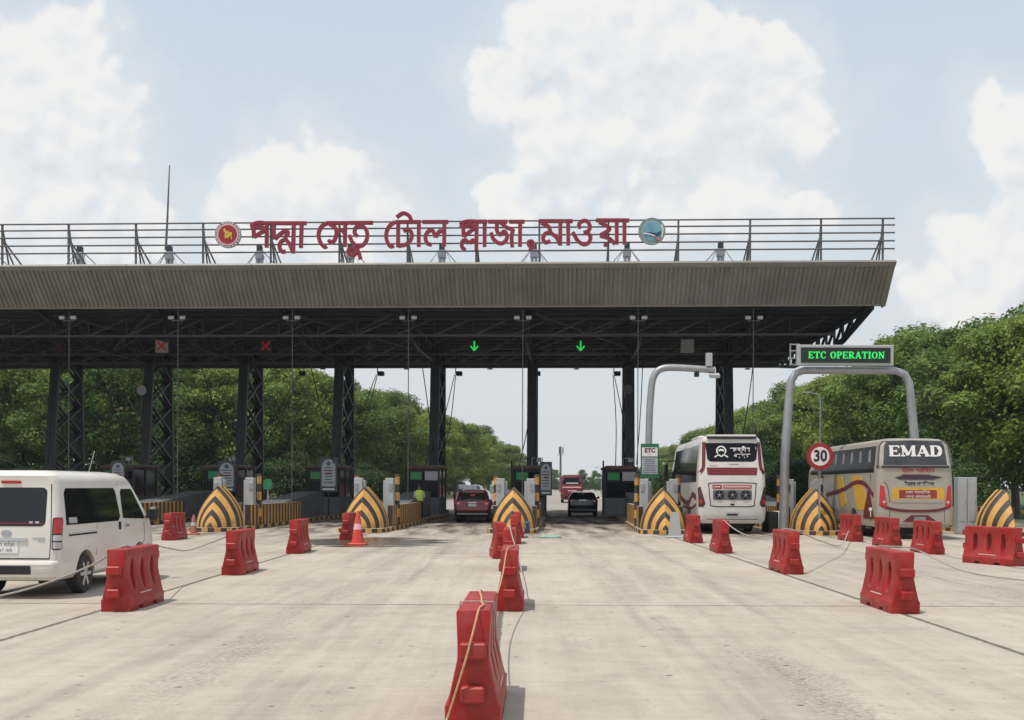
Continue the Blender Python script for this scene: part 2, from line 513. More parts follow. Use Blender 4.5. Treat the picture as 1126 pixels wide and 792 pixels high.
# ------------------------------------------------------------------ sky, clouds and sun
SUN_EL, SUN_DIR = R(70), Vector((-0.72, -0.55, 0)).normalized()
sd = Vector((SUN_DIR.x * math.cos(SUN_EL), SUN_DIR.y * math.cos(SUN_EL), math.sin(SUN_EL)))
sun = bpy.data.lights.new('sun', 'SUN'); sun.energy = 3.3; sun.angle = R(0.55); sun.color = (1, 0.95, 0.87)
so = bpy.data.objects.new('sun', sun); COL.objects.link(so)
so.rotation_euler = sd.to_track_quat('Z', 'Y').to_euler(); so.location = (0, 0, 60)

wd = bpy.data.worlds.new('World'); sc.world = wd; wd.use_nodes = True
nt = wd.node_tree
bg = nt.nodes['Background']
lk = nt.links.new
sky = nt.nodes.new('ShaderNodeTexSky'); sky.sky_type = 'NISHITA'; sky.sun_disc = False
sky.sun_elevation = SUN_EL; sky.sun_rotation = math.atan2(SUN_DIR.x, SUN_DIR.y)
sky.air_density = 1.0; sky.dust_density = 3.0; sky.ozone_density = 1.5


def mth(op, a, b=None, c=None, clamp=False):
    n = nt.nodes.new('ShaderNodeMath'); n.operation = op; n.use_clamp = clamp
    for i, x in enumerate((a, b, c)):
        if x is None: continue
        if isinstance(x, (int, float)): n.inputs[i].default_value = x
        else: lk(x, n.inputs[i])
    return n.outputs[0]


tc = nt.nodes.new('ShaderNodeTexCoord')
sep = nt.nodes.new('ShaderNodeSeparateXYZ'); lk(tc.outputs['Generated'], sep.inputs[0])
yy = mth('MAXIMUM', mth('ABSOLUTE', sep.outputs[1]), 0.05)
U = mth('DIVIDE', sep.outputs[0], yy); V = mth('DIVIDE', sep.outputs[2], yy)


def noise(scale, detail, rough, off, sx=1.0):
    mp = nt.nodes.new('ShaderNodeMapping')
    mp.inputs['Location'].default_value = off
    n = nt.nodes.new('ShaderNodeTexNoise'); n.noise_dimensions = '3D'
    n.inputs['Scale'].default_value = scale; n.inputs['Detail'].default_value = detail; n.inputs['Roughness'].default_value = rough
    cb = nt.nodes.new('ShaderNodeCombineXYZ'); lk(U, cb.inputs[0]); lk(V, cb.inputs[1])
    lk(cb.outputs[0], mp.inputs['Vector']); lk(mp.outputs['Vector'], n.inputs['Vector'])
    return n.outputs['Fac']


n1 = noise(9, 9, 0.60, (0, 0, 0)); n2 = noise(9, 9, 0.60, (5.2, 1.3, 2)); n3 = noise(24, 9, 0.62, (2, 8, 4))
r1 = noise(8, 4.5, 0.55, (3, 1, 7)); r1s = noise(8, 4.5, 0.55, (3.012, 0.978, 7)); r2 = noise(22, 4, 0.55, (1, 4, 2)); r2s = noise(22, 4, 0.55, (1.006, 3.988, 2))
Ud = mth('ADD', U, mth('MULTIPLY', mth('SUBTRACT', n1, 0.5), 0.075))
Vd = mth('ADD', V, mth('MULTIPLY', mth('SUBTRACT', n2, 0.5), 0.075))
# cumulus towers: centre and radii in photo pixels, density weight
CL = [(55, 70, 62, 62, 1), (25, 150, 80, 95, 1), (95, 165, 75, 70, 1), (40, 245, 130, 80, .95), (135, 240, 62, 55, .95),
      (295, 185, 50, 36, .9), (352, 190, 55, 45, 1), (330, 245, 110, 50, .8), (405, 240, 60, 28, .7),
      (640, 35, 72, 75, 1.05), (720, 40, 85, 80, 1.05), (795, 95, 85, 72, 1.1), (835, 120, 60, 55, 1.05), (720, 130, 130, 90, .85), (548, 108, 40, 50, .9), (590, 140, 50, 60, .9),
      (640, 220, 90, 70, .36), (740, 215, 80, 60, .34), (866, 142, 32, 26, 1),
      (805, 205, 55, 42, 1.05), (850, 238, 70, 30, .9), (765, 232, 45, 30, .8),
      (1120, 150, 58, 50, 1), (1095, 270, 65, 50, .95), (1060, 320, 70, 42, .8), (1140, 225, 60, 50, .8),
      (555, 225, 38, 26, .95)]


def field(u_, v_):
    dn = None
    for cx, cy, rx, ry, w in CL:
        a = mth('MULTIPLY', mth('SUBTRACT', u_, (cx - VX) / FPX), FPX / rx)
        b = mth('MULTIPLY', mth('SUBTRACT', v_, (VY - cy) / FPX), FPX / ry)
        d = mth('MULTIPLY', mth('SUBTRACT', 1.35, mth('SQRT', mth('ADD', mth('MULTIPLY', a, a), mth('MULTIPLY', b, b)))), w)
        dn = d if dn is None else mth('SMOOTH_MAX', dn, d, 0.2)
    return dn


def billow(du, dv):
    """lumpy cauliflower field: near 0.5 inside a lump, falling between lumps"""
    cb = nt.nodes.new('ShaderNodeCombineXYZ'); lk(mth('ADD', Ud, du), cb.inputs[0]); lk(mth('ADD', Vd, dv), cb.inputs[1]); cb.inputs[2].default_value = 3.3
    tot = None
    for sc_, am in ((13, .50), (29, .26), (63, .13)):
        vo = nt.nodes.new('ShaderNodeTexVoronoi'); vo.voronoi_dimensions = '2D'; vo.feature = 'SMOOTH_F1'; vo.inputs['Scale'].default_value = sc_; vo.inputs['Smoothness'].default_value = .35
        lk(cb.outputs[0], vo.inputs['Vector'])
        x = mth('MULTIPLY', mth('SUBTRACT', 0.5, vo.outputs['Distance']), am)
        tot = x if tot is None else mth('ADD', tot, x)
    return tot


dens = field(Ud, Vd)
dens_up = field(mth('SUBTRACT', Ud, 0.016), mth('ADD', Vd, 0.040))
bl, bl_up = billow(0, 0), billow(-0.006, 0.014)
# elsewhere in the sky (behind the viewer) scattered cloud from plain noise
d0 = mth('MULTIPLY', dens, 1.0)
front = mth('GREATER_THAN', sep.outputs[1], 0.0)
nb = nt.nodes.new('ShaderNodeTexNoise'); nb.inputs['Scale'].default_value = 2.5; nb.inputs['Detail'].default_value = 6
lk(tc.outputs['Generated'], nb.inputs['Vector'])
back = mth('MULTIPLY', mth('SUBTRACT', nb.outputs['Fac'], 0.48), 4.0)
mxd = nt.nodes.new('ShaderNodeMix'); lk(front, mxd.inputs[0]); lk(back, mxd.inputs[2]); lk(d0, mxd.inputs[3])
slope = mth('SUBTRACT', dens, dens_up)
dens = mth('ADD', mth('ADD', mxd.outputs[0], mth('MULTIPLY', mth('SUBTRACT', n3, 0.5), 0.30)), mth('MULTIPLY', bl, 1.5))


def sstep(x, lo, hi):
    n = nt.nodes.new('ShaderNodeMapRange'); n.interpolation_type = 'SMOOTHSTEP'
    lk(x, n.inputs[0]); n.inputs[1].default_value = lo; n.inputs[2].default_value = hi
    return n.outputs[0]


cover = mth('MULTIPLY', sstep(dens, 0.30, 0.64), 0.88)
relief = mth('ADD', mth('MULTIPLY', slope, 0.16), mth('ADD', mth('MULTIPLY', mth('SUBTRACT', bl, bl_up), 0.75), mth('MULTIPLY', mth('SUBTRACT', r2, r2s), 0.5)))
core = sstep(dens, 0.55, 1.5)
bright = mth('ADD', mth('SUBTRACT', 0.93, mth('MULTIPLY', core, 0.09)), relief)
bright = mth('MAXIMUM', mth('MINIMUM', bright, 1.06), 0.72)
ramp = nt.nodes.new('ShaderNodeValToRGB')
ramp.color_ramp.elements[0].position = 0.70; ramp.color_ramp.elements[0].color = (6.2, 6.5, 6.95, 1)
ramp.color_ramp.elements[1].position = 1.02; ramp.color_ramp.elements[1].color = (7.75, 7.65, 7.5, 1)
lk(bright, ramp.inputs['Fac'])
# hazy veil that evens the clear sky
veil = nt.nodes.new('ShaderNodeMix'); veil.data_type = 'RGBA'
hz = mth('MAXIMUM', mth('SUBTRACT', 0.95, mth('MULTIPLY', sep.outputs[2], 0.45)), 0.40)
lk(hz, veil.inputs[0]); lk(sky.outputs[0], veil.inputs[6]); 
gr_ = nt.nodes.new('ShaderNodeValToRGB')
gr_.color_ramp.elements[0].position = 0.0; gr_.color_ramp.elements[0].color = (6.35, 6.6, 6.75, 1)
gr_.color_ramp.elements[1].position = 0.42; gr_.color_ramp.elements[1].color = (5.95, 6.85, 7.6, 1)
lk(sep.outputs[2], gr_.inputs['Fac']); lk(gr_.outputs['Color'], veil.inputs[7])
mix = nt.nodes.new('ShaderNodeMix'); mix.data_type = 'RGBA'
halo = nt.nodes.new('ShaderNodeMix'); halo.data_type = 'RGBA'
lk(mth('MULTIPLY', sstep(dens, -0.55, 0.5), 0.5), halo.inputs[0]); lk(veil.outputs[2], halo.inputs[6]); halo.inputs[7].default_value = (6.5, 6.8, 7.1, 1)
lk(cover, mix.inputs[0]); lk(halo.outputs[2], mix.inputs[6]); lk(ramp.outputs['Color'], mix.inputs[7])
lk(mix.outputs[2], bg.inputs['Color'])
bg.inputs['Strength'].default_value = 0.118

sc.view_settings.view_transform = 'Standard'
sc.view_settings.look = 'None'
sc.view_settings.exposure = 0.0
sc.view_settings.gamma = 1.0
sc.cycles.max_bounces = 8
sc.cycles.use_denoising = True
sc.cycles.volume_bounces = 0


# ------------------------------------------------------------------ ground
def ground_mat():
    m = bpy.data.materials.new('worn concrete slabs'); m.use_nodes = True
    global nt, lk
    onts = (nt, lk)
    nt = m.node_tree; lk = nt.links.new
    b = nt.nodes['Principled BSDF']
    tc = nt.nodes.new('ShaderNodeTexCoord')
    sp = nt.nodes.new('ShaderNodeSeparateXYZ'); lk(tc.outputs['Object'], sp.inputs[0])
    X, Y = sp.outputs[0], sp.outputs[1]

    def nz(scale, detail, rough, sx=1, sy=1, off=0):
        mp = nt.nodes.new('ShaderNodeMapping'); mp.inputs['Scale'].default_value = (sx, sy, 1); mp.inputs['Location'].default_value = (off, off * .7, 0)
        lk(tc.outputs['Object'], mp.inputs['Vector'])
        n = nt.nodes.new('ShaderNodeTexNoise'); n.inputs['Scale'].default_value = scale; n.inputs['Detail'].default_value = detail; n.inputs['Roughness'].default_value = rough
        lk(mp.outputs['Vector'], n.inputs['Vector'])
        return n.outputs['Fac']

    big = nz(0.35, 6, 0.6); mid = nz(2.2, 8, 0.7, off=4); fine = nz(60, 5, 0.8, off=9)
    strk = nz(1.6, 9, 0.78, 0.30, 5.5, 2)          # broom finish, across the lanes
    drag = nz(1.1, 6, 0.65, 3.0, 0.16, 6)         # tyre drag along the lanes
    speck = nz(55, 3, 0.7, off=13)
    # slab number tint
    slab = nt.nodes.new('ShaderNodeTexWhiteNoise'); slab.noise_dimensions = '2D'
    cb = nt.nodes.new('ShaderNodeCombineXYZ')
    sx = mth('FLOOR', mth('DIVIDE', mth('ADD', X, 6.1), 5.85)); sy = mth('FLOOR', mth('DIVIDE', mth('SUBTRACT', Y, 16.9), 12.7))
    lk(sx, cb.inputs[0]); lk(sy, cb.inputs[1]); lk(cb.outputs[0], slab.inputs['Vector'])
    val = mth('ADD', 0.372, mth('MULTIPLY', mth('SUBTRACT', big, 0.5), 0.20))
    val = mth('ADD', val, mth('MULTIPLY', mth('SUBTRACT', mid, 0.5), 0.19))
    val = mth('ADD', val, mth('MULTIPLY', mth('SUBTRACT', strk, 0.5), 0.13))
    val = mth('ADD', val, mth('MULTIPLY', mth('SUBTRACT', drag, 0.5), 0.20))
    val = mth('ADD', val, mth('MULTIPLY', mth('SUBTRACT', fine, 0.5), 0.42))
    val = mth('ADD', val, mth('MULTIPLY', mth('SUBTRACT', slab.outputs['Value'], 0.5), 0.035))
    # worn, speckled wheel paths
    wob = mth('MULTIPLY', mth('SUBTRACT', big, 0.5), 1.2)
    lane = mth('SUBTRACT', mth('FRACT', mth('DIVIDE', mth('ADD', mth('ADD', X, wob), 0.2), 5.85)), 0.5)
    path = mth('SUBTRACT', 1.0, sstep(mth('ABSOLUTE', lane), 0.02, 0.10))
    wear = mth('MULTIPLY', mth('MULTIPLY', path, sstep(nz(22, 4, .75, 0.7, 1.3, 13), 0.47, 0.60)), sstep(nz(0.45, 3, .5, 1, .5, 21), 0.36, 0.56))
    val = mth('SUBTRACT', val, mth('MULTIPLY', wear, 0.17))
    # pits and crumbs
    for vs_, th_, gate, am, offv in ((1.3, 0.042, 0.40, 0.26, 0), (3.2, 0.07, 0.55, 0.16, 5.3)):
        mpv = nt.nodes.new('ShaderNodeMapping'); mpv.inputs['Scale'].default_value = (.8, 1.15, 1); mpv.inputs['Location'].default_value = (offv, offv, 0)
        lk(tc.outputs['Object'], mpv.inputs['Vector'])
        vo = nt.nodes.new('ShaderNodeTexVoronoi'); vo.voronoi_dimensions = '2D'; vo.inputs['Scale'].default_value = vs_
        lk(mpv.outputs[0], vo.inputs['Vector'])
        sc3 = nt.nodes.new('ShaderNodeSeparateColor'); lk(vo.outputs['Color'], sc3.inputs[0])
        lim = mth('MULTIPLY', th_, mth('MULTIPLY', sc3.outputs[1], mth('GREATER_THAN', sc3.outputs[0], gate)))
        pit = mth('LESS_THAN', vo.outputs['Distance'], lim)
        val = mth('SUBTRACT', val, mth('MULTIPLY', pit, am))
    # rubber laid down along the two wheel tracks of every lane
    trk = mth('SUBTRACT', 1.0, sstep(mth('ABSOLUTE', mth('SUBTRACT', mth('ABSOLUTE', lane), 0.16)), 0.01, 0.085))
    val = mth('SUBTRACT', val, mth('MULTIPLY', mth('MULTIPLY', trk, sstep(nz(0.9, 5, .65, 2.0, 0.12, 51), 0.38, 0.66)), 0.085))
    # scattered dark chips and scrapes
    chip = sstep(nz(3.0, 5, 0.8, 0.4, 3.2, 31), 0.66, 0.72)
    val = mth('SUBTRACT', val, mth('MULTIPLY', chip, 0.16))
    # oil and tyre darkening where vehicles stop at the booths
    stop = mth('MULTIPLY', sstep(Y, 33, 44), sstep(nz(0.8, 5, .6, 1.6, 0.28, 17), 0.40, 0.66))
    val = mth('SUBTRACT', val, mth('MULTIPLY', stop, 0.24))
    val = mth('SUBTRACT', val, mth('MULTIPLY', sstep(Y, 44, 52), 0.12))  # whole apron evenly darker from the canopy front onwards
    val = mth('MAXIMUM', val, 0.05)
    # joints
    jw = mth('MULTIPLY', mth('SUBTRACT', nz(7, 5, .7, off=3), 0.5), 0.10)
    jx = mth('ABSOLUTE', mth('SUBTRACT', mth('FRACT', mth('ADD', mth('DIVIDE', mth('ADD', mth('ADD', X, 6.1), jw), 5.85), 0.5)), 0.5))
    jy = mth('ABSOLUTE', mth('SUBTRACT', mth('FRACT', mth('ADD', mth('DIVIDE', mth('ADD', mth('SUBTRACT', Y, 16.9), jw), 12.7), 0.5)), 0.5))
    jn = nz(1.3, 4, .6, off=8)
    Jx = mth('SUBTRACT', 1.0, sstep(jx, 0.0040, 0.0105))
    Jy = mth('MULTIPLY', mth('SUBTRACT', 1.0, sstep(jy, 0.0011, 0.0036)), mth('ADD', 0.6, jn))
    J = mth('MULTIPLY', mth('MAXIMUM', Jx, Jy), sstep(Y, 60, 50) if False else 1.0)
    J = mth('MULTIPLY', mth('MINIMUM', J, 1.0), 0.86)
    # wet patch left of the middle island
    wn = mth('MULTIPLY', mth('SUBTRACT', nz(0.9, 5, .6, 0.5, 1, 40), 0.5), 2.6)
    wa = mth('DIVIDE', mth('ADD', X, 4.7), 2.7); wb = mth('DIVIDE', mth('SUBTRACT', Y, 35.6), 3.2)
    wet = sstep(mth('ADD', mth('SUBTRACT', 1.0, mth('ADD', mth('MULTIPLY', wa, wa), mth('MULTIPLY', wb, wb))), wn), 0.0, 0.35)
    rp = nt.nodes.new('ShaderNodeValToRGB')
    rp.color_ramp.elements[0].position = 0.0; rp.color_ramp.elements[0].color = (0.0, 0.0, 0.0, 1)
    rp.color_ramp.elements[1].position = 1.0; rp.color_ramp.elements[1].color = (1.085, 0.955, 0.80, 1)
    lk(val, rp.inputs['Fac'])
    mj = nt.nodes.new('ShaderNodeMix'); mj.data_type = 'RGBA'; lk(J, mj.inputs[0]); lk(rp.outputs[0], mj.inputs[6]); mj.inputs[7].default_value = (0.085, 0.072, 0.06, 1)
    mw = nt.nodes.new('ShaderNodeMix'); mw.data_type = 'RGBA'; lk(mth('MULTIPLY', wet, 0.92), mw.inputs[0]); lk(mj.outputs[2], mw.inputs[6]); mw.inputs[7].default_value = (0.085, 0.062, 0.045, 1)
    lk(mw.outputs[2], b.inputs['Base Color'])
    rg = mth('SUBTRACT', 0.88, mth('MULTIPLY', wet, 0.72)); lk(rg, b.inputs['Roughness'])
    b.inputs['Specular IOR Level'].default_value = 0.3
    bp = nt.nodes.new('ShaderNodeBump'); bp.inputs['Strength'].default_value = 0.35; bp.inputs['Distance'].default_value = 0.01
    lk(mth('SUBTRACT', mth('ADD', fine, strk), mth('MULTIPLY', J, 2.5)), bp.inputs['Height']); lk(bp.outputs[0], b.inputs['Normal'])
    nt, lk = onts
    return m


def sheet(name, poly, z, m, kind='structure', div=0):
    mb = MB()
    mb.add([(x, y, z) for x, y in poly], [list(range(len(poly)))], m)
    o = mb.build(name, smooth=0, recalc=False)
    return tag(o, kind=kind)


M_ground = ground_mat()
M_grass = mat('rough grass ground', (0.055, 0.085, 0.022), 0.95, var=0.5, scale=1.2, bump=0.5, dirt=((0.12, 0.10, 0.06), 0.6))
M_farroad = mat('pale far roadway', (0.30, 0.275, 0.245), 0.9, var=0.15, scale=0.6, bump=0.1)
sheet('terrain', [(-1500, -200), (1500, -200), (1500, 3500), (-1500, 3500)], -0.004, M_grass)
sheet('concrete_apron', [(-48, -20), (26, -20), (26, 84), (-48, 84)], 0.0, M_ground)
rl, rr = F(-16, 36), F(19, 36)
q = [F(-16, 33.6), F(19, 33.6), F(14, 120), F(16, 700), F(-14, 700), F(-14, 120)]
sheet('road', [(p.x, p.y) for p in q], 0.004, M_farroad)
mk = MB()
for i in range(30):
    a = F(1.9, 45 + i * 9); 
    mk.add([F(2.9, 45 + i * 9, .008), F(3.05, 45 + i * 9, .008), F(3.05, 48 + i * 9, .008), F(2.9, 48 + i * 9, .008)], [(0, 1, 2, 3)], M_white)
mk.add([F(7.3, 38, .008), F(7.5, 38, .008), F(7.5, 300, .008), F(7.3, 300, .008)], [(0, 1, 2, 3)], M_white)
tag(mk.build('road_marking', smooth=0), kind='structure')

# ------------------------------------------------------------------ toll canopy
UL, UR = -42.0, 16.95
canopy = thing('toll_canopy', 'long dark toll plaza canopy on lattice columns with a sloping brown ribbed fascia', 'toll canopy', F(0, 0), PA)
# fascia: ribbed sheet sloping down and back
mb = MB()
d = Vector((0, 1.6, -1.7)); L = d.length; d.normalize(); nrm = Vector((0, -1.7, -1.6)).normalized()
top = Vector((0, 0.0, 12.06))
prof = []
u = UL
while u < UR - 0.2:
    j_ = rnd.uniform(-.006, .006)
    prof += [(u, j_), (u + .06, j_), (u + .085, .055 + j_), (u + .185, .055 + j_)]
    u += 0.21
prof.append((UR, 0))
vs, fs = [], []
for (uu, h) in prof:
    for t in (0.20, 2.33):
        vs.append(top + Vector((uu, 0, 0)) + d * t + nrm * h)
for i in range(len(prof) - 1):
    fs.append((2 * i, 2 * i + 2, 2 * i + 3, 2 * i + 1))
mb.add(vs, fs, M_fascia)
mb.build('fascia', canopy, smooth=0)
mb = MB()
mx = Matrix.Rotation(math.atan2(1.6, 1.7), 3, 'X')
seg = UL
while seg < UR - .1:
    e = min(seg + 5.9, UR)
    mb.box(((seg + e) / 2, 0.07, 11.96), (e - seg - .012, 0.16, 0.26), M_cap, 0.01, mx)
    mb.box(((seg + e) / 2, 1.66, 10.33), (e - seg - .012, 0.16, 0.09), M_cap, 0.01)
    seg += 5.9
# side return of the fascia
mb.add([(UR + .004, 0, 12.06), (UR + .004, 1.7, 10.3), (UR + .004, 2.4, 10.3), (UR + .004, 2.4, 12.02)], [(0, 1, 2, 3)], M_cap)
mb.build('fascia_trim', canopy)
mb = MB()
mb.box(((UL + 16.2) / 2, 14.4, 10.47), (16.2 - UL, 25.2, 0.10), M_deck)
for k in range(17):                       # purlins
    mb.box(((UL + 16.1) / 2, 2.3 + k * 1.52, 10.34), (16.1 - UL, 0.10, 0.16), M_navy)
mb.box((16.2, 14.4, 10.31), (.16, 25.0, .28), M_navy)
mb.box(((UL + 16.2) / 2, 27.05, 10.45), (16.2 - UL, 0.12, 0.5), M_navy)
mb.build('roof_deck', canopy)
mb = MB()
mb.box(((UL + UR) / 2, 13.6, 12.0), (UR - UL - .1, 26.9, 0.08), M_roof)
mb.build('roof_sheet', canopy)


def cantilever(u, w=0.14):
    b = MB()
    def low(v): return 10.28 - (v - 1.8) * 0.165 if v < 8 else 9.26 + (v - 8) * 0.012 if v < 19.5 else 9.4 + (v - 19.5) * .115
    vs_ = [1.8 + i * 1.78 for i in range(15)]
    b.bar((u, 1.8, 10.3), (u, 26.7, 10.3), w, M_navy)
    for a, c in zip(vs_[:-1], vs_[1:]):
        b.bar((u, a, low(a)), (u, c, low(c)), w * 1.15, M_navy)
        b.bar((u, a, 10.3), (u, c, low(c)), w * .6, M_navy)
        b.bar((u, c, 10.3), (u, c, low(c)), w * .6, M_navy)
    b.build('truss', canopy)


for k in range(-7, 3):
    cantilever(5.9 * k)
cantilever(16.35, 0.2)


def girder(v, zb, zt, w=0.11, ph=0):
    b = MB()
    b.bar((UL, v, zb), (15.4, v, zb), w, M_brace)
    b.bar((UL, v, zt), (15.4, v, zt), w, M_navy)
    u = UL + ph
    i = 0
    while u < 15:
        b.bar((u, v, zb), (u, v, zt), w * .6, M_navy)
        b.bar((u, v, zb), (min(u + 1.97, 15.4), v, zt), w * .6, M_brace)
        u += 1.97; i += 1
    b.build('girder', canopy)


girder(4.8, 9.40, 10.28, .12)
girder(11.6, 9.28, 10.28, .10)
girder(16.6, 9.34, 10.28, .16)
girder(19.6, 9.42, 10.28, .16)
girder(24.0, 10.0, 10.28, .10)
for k in range(-7, 2):                    # wind bracing in the lower plane
    if k % 2 == 0:
        for ua, ub in ((.6, 5.4), (5.4, .6)):
            mb = MB(); mb.bar((5.9 * k + ua, 2.4, 10.1), (5.9 * k + ub, 9.5, 9.35), .09, M_brace); mb.build('bracing', canopy)
for k in range(-7, 3):
    u = 5.9 * k
    b = MB()
    for sgn, vb, vt in ((-1, 15.2, 16.4), (1, 19.8, 19.4)):
        for su in (-.17, .17):
            b.bar((u + su, vb, 0.0), (u + su, vt, 10.3), .22, M_navy)
        b.bar((u, vb, 0.0), (u, vt, 10.3), .17, M_navy)
        for z in range(1, 10):
            t = z / 10.3
            vv = vb + (vt - vb) * t
            b.box((u, vv, z), (.50, .26, .10), M_navy)
    def vf(z): return 15.2 + 1.2 * z / 10.3
    def vr(z): return 19.8 - .4 * z / 10.3
    for su in (-.17, .17):
        for i in range(6):
            z, z2 = i * 1.7, (i + 1) * 1.7
            b.bar((u + su, vf(z), z), (u + su, vr(z2), z2), .13, M_navy)
            b.bar((u + su + .01, vr(z), z), (u + su + .01, vf(z2), z2), .13, M_navy)
    b.box((u, 15.2, .15), (.9, .9, .3), M_conc, .03); b.box((u, 19.8, .15), (.9, .9, .3), M_conc, .03)
    b.build('column', canopy)
    b = MB()
    for su in (-.12, .12):
        b.box((u + su, 19.6, 14.4), (.18, .34, 4.8), M_mast, .02)
    b.box((u, 19.6, 16.62), (.50, .42, .5), M_mast, .03)
    b.box((u, 19.6, 17.05), (.34, .34, .4), M_navy, .03)
    for sx in (-1, 1):
        for dv in (-1.6, 1.6):
            b.tube([(u + sx * .2, 19.6, 16.9), (u + sx * (4.6 if dv > 0 else 2.6), 19.6 + dv * 2, 12.04)], .035, M_mast, 6)
    b.build('mast', canopy)
b = MB()
b.tube([F(0, 0) * 0 + Vector((5.9 * -4 - .25, 19.6, 17.0)), Vector((5.9 * -4 - .15, 19.6, 19)), Vector((5.9 * -4 - .02, 19.6, 22.5))], [.09, .07, .035], M_rail, 6)
b.build('lightning_rod', canopy)

# ------------------------------------------------------------------ roof sign
sign = thing('roof_sign', 'maroon Bangla letters and two round emblems on a railed frame along the roof edge', 'roof sign', F(0, 0.45, 12.02), PA)
RZ = [14.08, 13.78, 13.43, 13.06, 12.70]


def sg(px, py, dep=0.0):
    """photo pixel -> local coordinates of the sign's plane"""
    x, y = unroll(px, py)
    # intersect ray with plane v = 0.45
    dx, dz = (x - VX) / FPX, (VY - y) / FPX
    p0 = F(0, 0.45)
    t = p0.dot(EY) / (dx * EY.x + EY.y)
    P = Vector((dx * t, t, CAMH + dz * t)) - p0
    return Vector((P.dot(EX), -dep, P.z - 12.02))


b = MB()
for z in RZ:
    b.tube([(UL, 0, z - 12.02), (17.0, 0, z - 12.02)], .038, M_rail, 6)
b.build('rail', sign)
for px in (-73, 2, 75, 149, 223, 297.5, 373, 448, 523.5, 593, 669, 746, 825, 903, 971):
    u = sg(px, 270).x
    b = MB()
    b.bar((u, 0.05, 0.0), (u, 0.05, 2.10), .085, M_rail)
    b.bar((u, 0.10, 1.35), (u, 1.5, 0.02), .06, M_rail)
    b.bar((u, 0.10, 1.35), (u, 3.0, 0.02), .06, M_rail)
    b.bar((u, 0.06, 1.95), (u + .0, .75, 0.02), .06, M_rail)
    b.build('post', sign)
# letters traced as strokes: x0 of the tracing window, list of letters -> strokes in window units (9.383 per pixel)
GL = [
    (230, [[[(590, 152), (528, 145), (470, 160), (438, 187)], [(438, 187), (480, 198), (530, 182), (568, 203), (572, 228), (522, 262), (470, 296)], [(463, 195), (470, 305)], [(602, 140), (600, 405)], [(588, 152), (662, 152)]]]),
    (230, [[[(660, 152), (912, 152)], [(676, 160), (672, 240), (684, 318)], [(684, 318), (740, 265), (800, 222)], [(800, 222), (818, 252), (792, 310), (835, 365), (868, 450)], [(790, 318), (748, 345), (732, 400), (757, 445), (797, 442)], [(880, 150), (872, 465)]]]),
    (230, [[[(914, 152), (1012, 152)], [(960, 150), (953, 408)]]]),
    (340, [[[(200, 148), (135, 185), (102, 265), (118, 345), (163, 397), (186, 385)]]]),
    (340, [[[(195, 150), (412, 150)], [(212, 160), (268, 195), (286, 250), (270, 320), (232, 352), (205, 325)], [(285, 262), (330, 218), (372, 258)], [(376, 150), (372, 397)]]]),
    (340, [[[(418, 148), (664, 147)], [(505, 290), (472, 250), (485, 200), (532, 180), (588, 213), (604, 290), (575, 362), (512, 392), (452, 348), (420, 275)]], [[(447, 410), (482, 425), (484, 460), (450, 485), (415, 465), (412, 425), (447, 410)], [(488, 395), (515, 455), (535, 525)]]]),
    (410, [[[(232, 138), (172, 185), (140, 270), (155, 348), (188, 392), (220, 378)]]]),
    (410, [[[(236, 140), (500, 139)], [(265, 145), (263, 400)], [(318, 237), (368, 213), (404, 258), (396, 318), (348, 368), (265, 388)], [(248, 92), (318, 50), (380, 78), (402, 132)], [(478, 140), (476, 397)]]]),
    (410, [[[(515, 139), (782, 138)], [(612, 375), (562, 356), (545, 292), (575, 235), (620, 230), (650, 298)], [(650, 298), (690, 236), (738, 242)], [(741, 140), (738, 393)]]]),
    (490, [[[(345, 136), (245, 132), (185, 145), (152, 172)], [(152, 172), (195, 190), (250, 166), (298, 192), (258, 235), (188, 288)], [(183, 190), (188, 296)], [(322, 128), (319, 432)], [(207, 428), (172, 398), (172, 345), (208, 325), (245, 362)], [(245, 362), (285, 328), (318, 352)], [(330, 136), (432, 136)]], [[(405, 135), (403, 397)]]]),
    (490, [[[(440, 136), (640, 136)], [(470, 250), (498, 318), (560, 360), (615, 340), (635, 285), (607, 236), (562, 268), (530, 225), (532, 150)], [(570, 145), (640, 200), (702, 212)], [(700, 212), (682, 285), (690, 402)]]]),
    (490, [[[(655, 136), (816, 136)], [(770, 135), (768, 395)]]]),
    (490, [[[(878, 330), (902, 352), (890, 388), (862, 380), (855, 350), (878, 330)], [(900, 358), (896, 400), (868, 434)]]]),
    (580, [[[(118, 130), (378, 130)], [(145, 148), (220, 190), (243, 250), (300, 298), (338, 375)], [(243, 245), (185, 260), (160, 310), (188, 350), (238, 335)], [(340, 130), (338, 383)]], [[(380, 130), (468, 130)], [(420, 130), (420, 382)]]]),
    (580, [[[(548, 207), (530, 168), (560, 133), (612, 130), (645, 180), (628, 230), (578, 252)], [(612, 245), (650, 290), (632, 350), (580, 370), (520, 332), (468, 245)]]]),
    (580, [[[(705, 122), (960, 122)], [(738, 140), (802, 170), (845, 215), (750, 275)], [(748, 280), (842, 310), (905, 368)], [(920, 125), (920, 372)], [(785, 372), (830, 378)]], [[(962, 122), (1048, 123)], [(1000, 125), (998, 372)]]]),
]
W1 = 30 / 9.383
for x0, letters in GL:
    for strokes in letters:
        b = MB()
        fn = lambda a, bb, dd, x0=x0: sg(x0 + a / 9.383, 230 + bb / 9.383, dd)
        for e, st in enumerate(strokes):
            b.ribbon(st, 33, fn, .09 + e * .0015, .20 + e * .003, M_letter)
            b.ribbon(st, 43, fn, .06 + e * .0015, .085 + e * .003, M_lettere)
        b.build('letter', sign, smooth=0)


